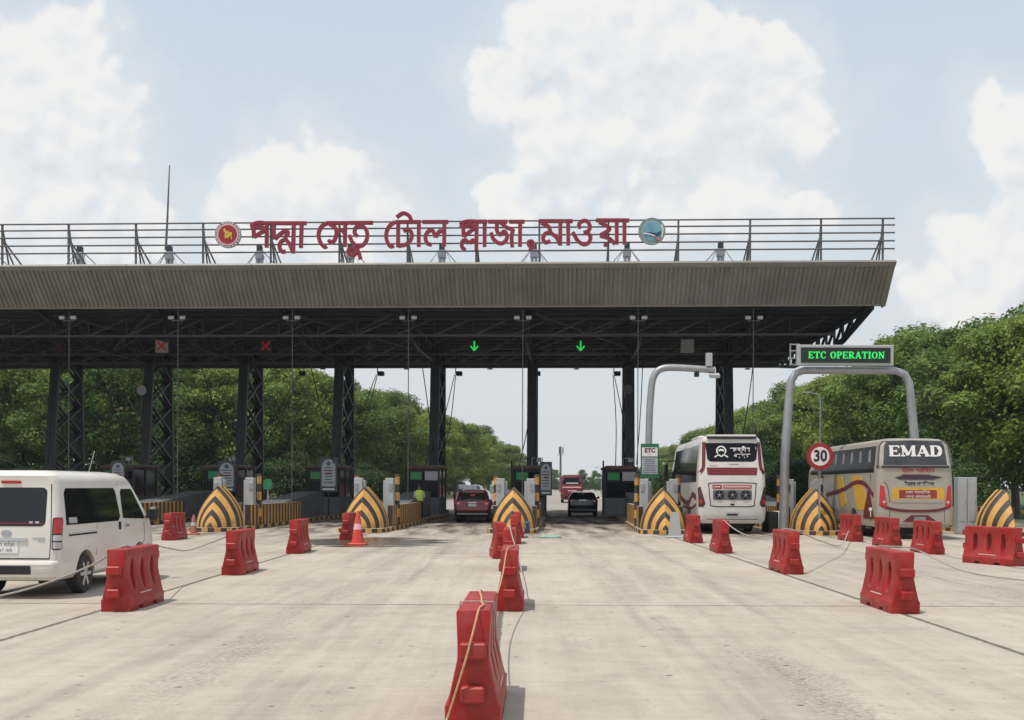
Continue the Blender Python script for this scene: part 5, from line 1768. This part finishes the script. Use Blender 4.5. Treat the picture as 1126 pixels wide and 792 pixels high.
for s in (-1, 1):
    f_ = lambda y, z, o_, s=s: B.side(s, y, z, o_)
    b = MB()
    for i in range(6):
        y0 = .75 + i * 1.66
        B.panel(b, [(y0, 2.02), (y0 + 1.63, 2.02), (y0 + 1.63, 3.46), (y0 + (.15 if i == 0 else 0), 3.46)], f_, .010, M_dglass, 3)
    b.build('side_window', wb)
    b = MB(); B.line(b, [(.7, 1.4), (2.0, 1.5), (3.4, 1.15), (5.5, 1.25), (8, 1.6)], f_, .22, .006, M_maroon); B.line(b, [(.6, 1.15), (2.6, .95), (5.5, 1.0)], f_, .09, .009, M_maroon); b.build('side_stripe', wb)
    b = MB(); b.box((s * 1.5, 11.3, 2.6), (.18, .2, .6), M_black, .05); b.tube([(s * 1.15, 11.2, 3.1), (s * 1.45, 11.35, 3.05), (s * 1.5, 11.3, 2.8)], .03, M_black, 6); b.build('wing_mirror', wb)
    for y in (3.1, 9.0):
        wheel(wb, s * 1.10, y, .50, .30, s, hub=M_galv)
b = MB(); b.box((0, 5.6, .50), (2.0, 10, .3), M_under); b.box((0, .9, .36), (1.5, 1.2, .3), M_under, .05); b.build('underbody', wb)

# --- grey and yellow coach
eb = thing('grey_yellow_coach', 'grey and yellow coach reading EMAD on its dark rear window', 'bus', Vector((13.92, 38.2, 0)), PA)
B = Body([(.42, 1.20, .12, 11.2, .15, .4), (.55, 1.30, .02, 11.4, .2, .5), (1.0, 1.33, .0, 11.5, .24, .6), (1.9, 1.33, .02, 11.5, .26, .6), (2.45, 1.31, .06, 11.45, .26, .6), (2.56, 1.30, .05, 11.4, .26, .6),
          (2.62, 1.28, .10, 11.4, .14, .7), (3.30, 1.20, .24, 11.0, .14, .8), (3.46, 1.12, .30, 10.9, .18, .8), (3.54, .98, .42, 10.7, .25, .8), (3.57, .8, .6, 10.4, .3, .8)])
bd = B.shell('coach_body', M_emadw, eb)
arches(bd, [(1.2, 3.2, .5), (-1.2, 3.2, .5), (1.2, 9.0, .5), (-1.2, 9.0, .5)], .56, 1.33)
b = MB(); B.panel(b, [(-1.27, 2.62), (1.27, 2.62), (1.19, 3.30), (1.08, 3.46), (-1.08, 3.46), (-1.19, 3.30)], B.rear, .010, mat('dusty rear glass', (.035, .04, .05), .3, spec=.4, dirt=((.12, .11, .10), .5)), 14); rw = b.build('rear_window', eb)
serif_text(rw, 'EMAD', -.88, .96, 2.93, .37, lambda a, c_, dd: B.rear(a, c_, dd), .008, .022, M_signwhite, gap=.06, thick=.25, thin=.13)
b = MB(); B.panel(b, rrect(-1.29, 1.29, 2.52, 2.60, .03), B.rear, .03, M_black, 14); b.build('rear_ledge', eb)
b = MB()
b.tube([B.rear(x, z, .02) for x, z in [(-1.265, 2.62), (-1.185, 3.28), (-1.08, 3.44), (0, 3.47), (1.08, 3.44), (1.185, 3.28), (1.265, 2.62)]], .035, M_rail, 8); b.build('window_surround', eb)
b = MB()
B.panel(b, [(-.72, 2.18), (-.55, 2.10), (.60, 2.10), (.92, 2.19), (.60, 2.25), (-.45, 2.26)], B.rear, .012, mat('dark slot', (.04, .018, .03), .3), 12)
B.panel(b, rrect(-.46, .5, 2.265, 2.29, .01), B.rear, .014, M_maroon, 6)
b.build('slot_window', eb)
b = MB()
B.panel(b, rrect(-.82, .98, 1.30, 1.82, .10), B.rear, .010, M_yelp, 14)
panel_ = b.build('engine_hatch', eb)
b = MB(); B.panel(b, rrect(-.58, .72, 1.45, 1.74, .03), B.rear, .014, mat('faded maroon panel', (.26, .03, .02), .5, var=.3, scale=6), 8)
B.panel(b, rrect(-.78, .94, 1.30, 1.42, .05), B.rear, .014, M_emadw, 8)
text_mb(b, 'ঢাকা সাতক্ষীরা', .13, lambda x, y, d: B.rear(x + .06, 1.66 + y, .02), 0, 0, M_signwhite)
text_mb(b, 'খুলনা বাগেরহাট', .14, lambda x, y, d: B.rear(x + .06, 1.50 + y, .02), 0, 0, M_signwhite)
b.build('painted_sign', panel_)
b = MB()
text_mb(b, 'ইমাদ পরিবহন', .20, lambda x, y, d: B.rear(x + .10, 2.42 + y, .012), 0, 0, M_signred, bold=.004)
b.build('painted_lettering', eb)
b = MB()
text_mb(b, 'ইমাদ পরিবহন', .18, lambda x, y, d: B.rear(x + .12, 1.95 + y, .012), 0, 0, M_black, bold=.006)
b.build('painted_lettering', eb)
b = MB()
B.line(b, [(-1.20, 1.22), (-.95, 1.10), (-.5, 1.02), (.1, 1.0), (.7, 1.03), (1.05, 1.12), (1.25, 1.25)], B.rear, .10, .012, M_maroon)
B.panel(b, [(-.46, .62), (.76, .62), (.42, .86), (-.16, .86)], B.rear, .012, M_maroon, 8)
B.line(b, [(-.90, 1.05), (-.92, .6)], B.rear, .015, .005, M_under); B.line(b, [(.98, 1.05), (1.0, .6)], B.rear, .015, .005, M_under)
B.line(b, [(-1.1, 2.02), (-.98, 1.85), (-.90, 1.30)], B.rear, .02, .006, M_under)
b.build('maroon_trim', eb)
b = MB(); B.panel(b, rrect(-.06, .34, .66, .80, .01), B.rear, .018, M_teal, 4); b.build('number_plate', eb)
for s in (-1, 1):
    b = MB(); B.panel(b, [(s * 1.25, 1.18), (s * 1.06, 1.12), (s * 1.00, 1.22), (s * 1.10, 1.86), (s * 1.22, 1.92)], B.rear, .014, M_taill, 8)
    lm = b.build('tail_lamp', eb)
    b = MB(); B.panel(b, rrect(min(s * 1.06, s * 1.14), max(s * 1.06, s * 1.14), 1.28, 1.36, .02), B.rear, .02, M_clearl, 4); b.build('lens', lm)
    f_ = lambda y, z, o_, s=s: B.side(s, y, z, o_)
    b = MB(); B.panel(b, [(.50, 2.36), (11.0, 2.36), (10.6, 3.30), (.62, 3.30)], f_, .008, M_sglass, 8); sw = b.build('side_window', eb)
    b = MB()
    for i in range(8):
        y0 = .72 + i * 1.24
        B.panel(b, [(y0 + .40, 2.76), (y0 + .66, 2.72), (y0 + .74, 3.14), (y0 + .50, 3.18)], f_, .012, M_galv, 2)
    b.build('curtain', sw)
    b = MB()
    B.panel(b, [(1.0, 1.0), (2.6, 1.0), (3.6, 2.25), (2.2, 2.25)], f_, .008, M_yelp, 4)
    B.panel(b, [(4.2, 1.2), (5.0, 1.0), (6.0, 2.25), (5.0, 2.25)], f_, .007, M_yelp, 4)
    B.line(b, [(.5, 1.55), (1.6, 1.95), (3.0, 2.0), (5.0, 1.7), (7.5, 1.5)], f_, .16, .012, M_maroon)
    B.panel(b, [(.40, .70), (1.9, .70), (1.15, 1.80), (1.05, 1.85)], f_, .013, M_maroon, 4)
    B.panel(b, [(5.4, .9), (8.6, .9), (8.4, 2.2), (6.2, 2.2)], f_, .005, M_busgrey, 4)
    B.line(b, [(.9, 2.28), (.9, .6)], f_, .02, .016, M_under)
    b.build('side_livery', eb)
    b = MB(); B.panel(b, rrect(.62, 1.02, 1.0, 1.10, .02), f_, .018, M_white, 3); B.panel(b, rrect(.78, .88, .78, 1.0, .02), f_, .018, M_white, 3); b.build('sticker', eb)
    for y in (3.2, 9.0):
        wheel(eb, s * 1.13, y, .50, .30, s, hub=M_galv)
b = MB(); b.box((0, 5.6, .50), (2.0, 10, .3), M_under); b.box((0, .9, .36), (1.6, 1.2, .36), M_under, .05); b.build('underbody', eb)

# --- red bus far ahead
p = at(628.6, 560, 116); p.z = 0
rb = thing('red_bus', 'faded red bus driving away beyond the plaza', 'bus', p, PA)
B = Body([(.40, 1.1, .1, 9.5, .15, .4), (.8, 1.2, 0, 9.8, .2, .5), (1.7, 1.2, .05, 9.8, .2, .5), (2.0, 1.18, .08, 9.7, .2, .5), (2.75, 1.08, .2, 9.4, .25, .5), (2.95, 1.0, .25, 9.2, .3, .5), (3.02, .8, .5, 9, .3, .5)])
bd = B.shell('bus_body', M_redbus, rb)
arches(bd, [(1.2, 2.6, .48), (-1.2, 2.6, .48), (1.2, 7.8, .48), (-1.2, 7.8, .48)], .54, 1.2)
b = MB(); B.panel(b, rrect(-.98, .98, 1.98, 2.72, .08), B.rear, .01, M_dglass, 8); rw = b.build('rear_window', rb)
b = MB(); B.panel(b, rrect(-.6, .7, 2.05, 2.18, .02), B.rear, .016, M_boardgrey, 4); b.build('sticker', rw)
b = MB(); B.panel(b, rrect(-1.0, 1.0, 1.62, 1.74, .02), B.rear, .012, M_lettere, 8); B.panel(b, rrect(-.4, .5, 1.25, 1.36, .02), B.rear, .012, M_lettere, 8); b.build('stripe', rb)
for s in (-1, 1):
    b = MB(); B.panel(b, rrect(min(s * .92, s * 1.15), max(s * .92, s * 1.15), .95, 1.2, .03), B.rear, .014, M_taill, 5); b.build('tail_lamp', rb)
    b = MB(); B.panel(b, rrect(.5, 9.0, 1.9, 2.7, .05), lambda y, z, o_, s=s: B.side(s, y, z, o_), .008, M_dglass, 4); b.build('side_window', rb)
    for y in (2.6, 7.8):
        wheel(rb, s * 1.0, y, .48, .3, s, hub=M_galv)
b = MB(); b.box((0, 4.8, .5), (1.9, 8.6, .3), M_under); b.build('underbody', rb)


# ------------------------------------------------------------------ the guard
def skin_body(name, parent, verts, edges, radii, m, root=0, sub=2):
    me = bpy.data.meshes.new(name)
    me.from_pydata(verts, edges, [])
    o = bpy.data.objects.new(name, me); COL.objects.link(o)
    md = o.modifiers.new('skin', 'SKIN'); md.use_smooth_shade = True
    for i, sv in enumerate(me.skin_vertices[0].data):
        sv.radius = radii[i] if hasattr(radii[i], '__len__') else (radii[i], radii[i])
        sv.use_root = (i == root)
    s_ = o.modifiers.new('sub', 'SUBSURF'); s_.levels = sub; s_.render_levels = sub
    evaluated(o)
    o.data.materials.clear(); o.data.materials.append(m)
    o.data.polygons.foreach_set('use_smooth', [True] * len(o.data.polygons))
    o.parent = parent
    return o


p = at(461, 560, 54.0); p.z = .16
gd = thing('person', 'person in a lime safety vest and dark trousers standing behind the parapet', 'person', p, R(8))
HV = [(0, 0, .86), (0, .0, 1.08), (0, .01, 1.30), (0, .01, 1.40), (0, .0, 1.47), (0, -.02, 1.56), (0, -.02, 1.68),
      (.17, .01, 1.36), (.24, .02, 1.12), (.20, -.12, .92), (.16, -.20, .86), (-.17, .01, 1.36), (-.24, .02, 1.12), (-.20, -.12, .92), (-.16, -.20, .86),
      (.09, 0, .80), (.11, .0, .44), (.11, .02, .08), (.12, -.12, .03), (-.09, 0, .80), (-.11, .0, .44), (-.11, .02, .08), (-.12, -.12, .03)]
HE = [(0, 1), (1, 2), (2, 3), (3, 4), (4, 5), (5, 6), (2, 7), (7, 8), (8, 9), (9, 10), (2, 11), (11, 12), (12, 13), (13, 14), (0, 15), (15, 16), (16, 17), (17, 18), (0, 19), (19, 20), (20, 21), (21, 22)]
HR = [(.15, .10), (.14, .10), (.17, .11), (.09, .07), (.055, .055), (.085, .10), (.07, .08), .07, .05, .04, .03, .07, .05, .04, .03, .095, .065, .045, .035, .095, .065, .045, .035]
skin_body('person_body', gd, HV, HE, HR, M_skin)
b = MB()
prof_ = [(.185, .145, .92), (.19, .145, 1.08), (.215, .15, 1.26), (.20, .14, 1.38), (.12, .11, 1.45)]
vs, fs = [], []
for (rx, ry, z) in prof_:
    for i in range(20):
        a = 2 * math.pi * i / 20
        vs.append((rx * math.cos(a), ry * math.sin(a), z))
for i in range(len(prof_) - 1):
    for j in range(20):
        fs.append((i * 20 + j, i * 20 + (j + 1) % 20, (i + 1) * 20 + (j + 1) % 20, (i + 1) * 20 + j))
b.add(vs, fs, M_vest)
b.build('vest', gd)
b = MB()
for z, rx, ry in ((1.0, .192, .150), (1.16, .204, .154)):
    vs = [((rx + .004) * math.cos(2 * math.pi * i / 20), (ry + .004) * math.sin(2 * math.pi * i / 20), zz) for zz in (z, z + .045) for i in range(20)]
    b.add(vs, [(i, (i + 1) % 20, 20 + (i + 1) % 20, 20 + i) for i in range(20)], M_clearl)
b.build('reflective_band', gd)
b = MB()
for s in (-1, 1):
    b.tube([(s * .17, .01, 1.39), (s * .215, .02, 1.24), (s * .245, .02, 1.10)], [.085, .072, .066], M_shirt, 12)
    b.tube([(s * .09, 0, .93), (s * .095, 0, .80), (s * .11, 0, .44), (s * .11, .02, .10)], [.125, .115, .085, .07], M_cloth, 12)
b.build('clothing', gd)
b = MB(); b.lathe([(.100, 1.60), (.108, 1.66), (.098, 1.72), (.06, 1.765), (0, 1.78)], M_hair, 16, (0, -.01, 0)); b.build('hair', gd)

# ------------------------------------------------------------------ trees
def crown(seed, H, Rr, zb, ncl, nleaf, size, m, flat=1.0):
    g = np.random.default_rng(seed)
    cl = []
    while len(cl) < ncl:
        q = g.uniform(-1, 1, 3)
        if not (0.15 < np.linalg.norm(q) < 1): continue
        z = zb + (q[2] * .5 + .5) * (H - zb)
        prof = 1 - abs(q[2]) ** 2.4 * .75
        cl.append((q[0] * Rr * prof * .85, q[1] * Rr * prof * .85, z, g.uniform(.13, .38) * Rr * (1 - .30 * (z / H)))) 
    C = np.array(cl)
    idx = g.integers(0, ncl, nleaf)
    d = g.normal(size=(nleaf, 3)); d /= np.linalg.norm(d, axis=1)[:, None]
    rad = (g.uniform(.35, 1.0, nleaf) ** .45)[:, None] * C[idx, 3][:, None]
    P = C[idx, :3] + d * rad * np.array([1.15, 1.15, .72]) + g.normal(size=(nleaf, 3)) * .12
    P[:, 2] = np.maximum(P[:, 2], .3)
    nf = nleaf // 20                        # a thin scatter of leaves through the whole crown
    q = g.normal(size=(nf, 3)); q /= np.linalg.norm(q, axis=1)[:, None]
    q *= (g.uniform(0.25, 1.0, nf) ** .4)[:, None]
    P[:nf, 0] = q[:, 0] * Rr * .9; P[:nf, 1] = q[:, 1] * Rr * .9; P[:nf, 2] = zb + (q[:, 2] * .47 + .5) * (H - zb)
    nrm = d + np.array([0, 0, .7]) + g.normal(size=(nleaf, 3)) * .55
    nrm /= np.linalg.norm(nrm, axis=1)[:, None]
    t = np.cross(nrm, g.normal(size=(nleaf, 3))); t /= np.linalg.norm(t, axis=1)[:, None] + 1e-9
    bt = np.cross(nrm, t)
    s = (g.uniform(.6, 1.25, nleaf) * size)[:, None]
    v = np.empty((nleaf, 4, 3))
    v[:, 0] = P - t * s; v[:, 1] = P + bt * s * .5 - nrm * s * .12; v[:, 2] = P + t * s; v[:, 3] = P - bt * s * .5 - nrm * s * .12
    me = bpy.data.meshes.new('crown')
    me.vertices.add(nleaf * 4); me.vertices.foreach_set('co', v.reshape(-1))
    me.loops.add(nleaf * 4); me.loops.foreach_set('vertex_index', np.arange(nleaf * 4, dtype=np.int32))
    me.polygons.add(nleaf); me.polygons.foreach_set('loop_start', np.arange(0, nleaf * 4, 4, dtype=np.int32)); me.polygons.foreach_set('loop_total', np.full(nleaf, 4, dtype=np.int32))
    me.materials.append(m)
    me.update(calc_edges=True)
    return me, C


def tree_proto(name, seed, H, Rr, zb, ncl, nleaf, size, m):
    me, C = crown(seed, H, Rr, zb, ncl, nleaf, size, m)
    t = thing(name, 'tree', 'tree')
    o = bpy.data.objects.new('crown', me); COL.objects.link(o); o.parent = t
    b = MB()
    g = random.Random(seed)
    tt = Vector((g.uniform(-.4, .4), g.uniform(-.4, .4), H * .62))
    md = Vector((g.uniform(-.25, .25), g.uniform(-.25, .25), H * .3))
    b.tube(catmull([Vector((0, 0, -.1)), md, tt], 5), [.26 * H / 12 * (1 - .065 * i) for i in range(11)], M_bark, 9)
    pick = g.sample(range(len(C)), min(11, len(C)))
    for i in pick:
        e = Vector(C[i][:3]); k = g.uniform(.25, .8)
        st = Vector((0, 0, 0)).lerp(md, k * 2) if k < .5 else md.lerp(tt, (k - .5) * 2)
        if e.z < st.z: e.z = st.z + .6
        b.tube(catmull([st, st.lerp(e, .5) + Vector((0, 0, .35)), e], 3), [.10, .09, .075, .06, .045, .03, .02][:7], M_bark, 6)
    b.build('trunk', t)
    return t


PROT = [
    (tree_proto('broad_tree', 11, 12.0, 5.2, 2.2, 38, 30000, .15, M_leafA), 'broad mid green tree'),
    (tree_proto('tall_tree', 12, 14.0, 4.2, 2.4, 34, 26000, .15, M_leafA), 'tall loose green tree'),
    (tree_proto('dense_tree', 13, 11.0, 4.8, 1.2, 40, 30000, .15, M_leafB), 'dense dark green tree'),
    (tree_proto('light_tree', 14, 12.0, 4.6, 2.0, 32, 24000, .16, M_leafC), 'pale yellow green tree'),
]
used = set()
ORD = ['first', 'second', 'third', 'fourth', 'fifth', 'sixth', 'seventh', 'eighth', 'ninth', 'tenth', 'eleventh', 'twelfth', 'thirteenth', 'fourteenth', 'fifteenth', 'sixteenth', 'seventeenth', 'eighteenth', 'nineteenth', 'twentieth']


def put_tree(i, x, y, sc_, rz, label, group):
    proto, kind = PROT[i]
    lab = kind + ', ' + label
    if i not in used:
        used.add(i); t = proto
        t.location = (x, y, 0); t.rotation_euler = (0, 0, rz); t['label'] = lab; t['group'] = group
    else:
        t = dup(proto, (x, y, 0), rz, lab, group)
    t.scale = (sc_ * rnd.uniform(.92, 1.08), sc_ * rnd.uniform(.92, 1.08), sc_)
    return t


def tree_px(i, px, ytop, Y, label, group):
    """a tree whose top is seen at photo height ytop"""
    h = at(px, ytop, Y)
    base = [12.0, 14.0, 11.0, 12.0][i]
    put_tree(i, h.x, Y, max(.3, h.z / base), rnd.uniform(0, 6.28), label, group)


# left belt: front rank, seen under the canopy (top pixel, distance)
FL = [(-30, 360, 112), (20, 368, 116), (70, 362, 110), (118, 372, 118), (160, 366, 112), (205, 378, 120), (250, 388, 116), (292, 392, 120), (330, 402, 124), (362, 410, 126), (398, 426, 130), (428, 432, 136),
      (455, 444, 138), (478, 452, 150), (500, 458, 162), (520, 465, 176), (537, 474, 192), (552, 484, 210), (565, 492, 232), (576, 500, 258), (586, 507, 290)]
for j, (px, yt, Y) in enumerate(FL):
    tree_px([0, 3, 1, 0, 2, 3, 0][j % 7], px, yt, Y, 'left belt front rank, %s from the left' % (ORD[j] if j < 20 else 'last'), 'trees of the left belt')
BLK = [(0, 350, 138), (60, 355, 140), (130, 352, 142), (190, 362, 146), (235, 374, 146), (280, 380, 148), (320, 394, 150), (350, 404, 152), (384, 420, 150), (418, 424, 160), (446, 436, 176), (470, 446, 194), (494, 455, 214), (530, 470, 240)]
for j, (px, yt, Y) in enumerate(BLK):
    tree_px([2, 0, 1, 2, 3][j % 5], px, yt, Y, 'left belt rear rank, %s from the left' % ORD[j], 'trees of the left belt')
FR = [(1150, 335, 62), (1118, 342, 66), (1080, 356, 72), (1048, 352, 80), (1012, 362, 88), (985, 364, 100), (955, 392, 96), (925, 398, 110), (895, 420, 118), (868, 424, 130), (842, 436, 142), (815, 446, 158), (792, 458, 174), (770, 470, 195), (750, 482, 222), (735, 490, 250), (722, 502, 285)]
for j, (px, yt, Y) in enumerate(FR):
    tree_px([3, 0, 2, 1, 0, 3, 0][j % 7], px, yt, Y, 'right belt front rank, %s from the right' % ORD[j], 'trees right of the plaza')
BRK = [(1140, 340, 92), (1095, 346, 98), (1060, 360, 106), (1020, 362, 112), (975, 384, 128), (940, 400, 136), (905, 412, 150), (870, 432, 168), (830, 446, 190)]
for j, (px, yt, Y) in enumerate(BRK):
    tree_px([2, 1, 0, 2][j % 4], px, yt, Y, 'right belt rear rank, %s from the right' % ORD[j], 'trees right of the plaza')
FAR = [(592, 512, 300), (606, 514, 340), (622, 522, 420), (640, 517, 330), (655, 518, 360), (668, 524, 400), (682, 522, 420), (697, 514, 350), (712, 510, 310)]
for j, (px, yt, Y) in enumerate(FAR):
    tree_px([2, 0, 0, 2][j % 4], px, yt, Y, 'far down the road, %s from the left' % ORD[j], 'far trees at the end of the road')

# undergrowth below the belts
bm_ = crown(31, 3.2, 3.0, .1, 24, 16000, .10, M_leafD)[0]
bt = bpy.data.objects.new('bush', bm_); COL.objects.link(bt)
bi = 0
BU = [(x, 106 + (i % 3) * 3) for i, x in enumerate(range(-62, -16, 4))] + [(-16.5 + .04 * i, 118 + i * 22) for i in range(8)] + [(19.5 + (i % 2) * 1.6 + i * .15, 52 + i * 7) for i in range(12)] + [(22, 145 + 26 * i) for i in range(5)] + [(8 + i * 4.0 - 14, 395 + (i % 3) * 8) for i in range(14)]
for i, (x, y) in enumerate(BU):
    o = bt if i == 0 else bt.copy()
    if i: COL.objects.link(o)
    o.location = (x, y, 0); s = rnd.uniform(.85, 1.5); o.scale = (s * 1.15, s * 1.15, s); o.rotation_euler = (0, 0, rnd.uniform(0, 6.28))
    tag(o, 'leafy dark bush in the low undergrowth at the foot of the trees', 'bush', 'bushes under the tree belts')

# far mast, lamp posts, white post, house
p = at(616.3, 535, 330); p.z = 0
t = thing('mast', 'thin dark telecom mast rising over the far trees', 'mast', p)
zt = at(616, 491, 330).z
b = MB(); b.tube([(0, 0, 0), (0, 0, zt)], [.45, .25], M_rail, 8); b.build('mast_shaft', t)
b = MB()
for i in range(3):
    a = 2.1 * i
    b.box((.7 * math.cos(a), .7 * math.sin(a), zt - 1.2), (.35, .35, 2.0), M_rail)
b.lathe([(1.0, zt - 2.6), (1.0, zt - 2.5)], M_rail, 12); b.build('antenna', t)
for px, pt, Y, lab in ((902, 432, 92, 'slim grey street lamp between the right trees'), (1021, 436, 80, 'slim grey street lamp behind the coach roof'), (661, 514, 240, 'distant grey pole above the far trees')):
    p = at(px, 540, Y); p.z = 0; z = at(px, pt, Y).z
    t = thing('street_lamp', lab, 'street lamp', p)
    b = MB(); b.tube([(0, 0, 0), (0, 0, z - .6), (-.1, 0, z - .2), (-.9, 0, z)], [.10, .07, .06, .05], M_galv, 8); b.build('lamp_post', t)
    b = MB(); b.box((-1.2, 0, z), (.7, .25, .12), M_galv, .03); b.build('lamp_head', t)
p = at(666, 542, 150); p.z = 0
b = MB(); b.tube([(0, 0, 0), (0, 0, 3.3)], .16, M_white, 10); b.lathe([(.24, 3.3), (.24, 3.5), (.1, 3.6)], M_white, 10); o = b.build('white_post'); o.location = p
tag(o, 'white post beside the far road', 'post')
p = at(925, 412, 165); 
t = thing('house', 'house with a reddish roof showing over the right trees', 'house', (p.x, p.y, 0))
b = MB(); b.box((0, 0, p.z / 2 - .5), (7, 8, p.z - 1), M_wallp); b.build('wall', t)
b = MB(); b.prism([(-4, p.z - 1), (4, p.z - 1), (0, p.z + .6)], lambda a, c_, dd: Vector((a, dd, c_)), -4.5, 4.5, M_tile); b.build('roof', t)
b = MB()
for i in (-2, 2):
    b.box((i, -4.02, p.z - 2.6), (1.2, .06, 1.3), M_dglass)
b.build('window', t)

# ------------------------------------------------------------------ hazy air
HAZE = 0.00028
if HAZE > 0:
    m = bpy.data.materials.new('hazy air'); m.use_nodes = True
    n_ = m.node_tree; n_.nodes.clear()
    ou = n_.nodes.new('ShaderNodeOutputMaterial'); pv = n_.nodes.new('ShaderNodeVolumePrincipled')
    pv.inputs['Density'].default_value = HAZE; pv.inputs['Color'].default_value = (.92, .95, 1.0, 1); pv.inputs['Anisotropy'].default_value = .35
    n_.links.new(pv.outputs[0], ou.inputs['Volume'])
    mb = MB(); mb.box((0, 230, 14.5), (700, 560, 31), m)
    tag(mb.build('haze', smooth=0), kind='stuff')
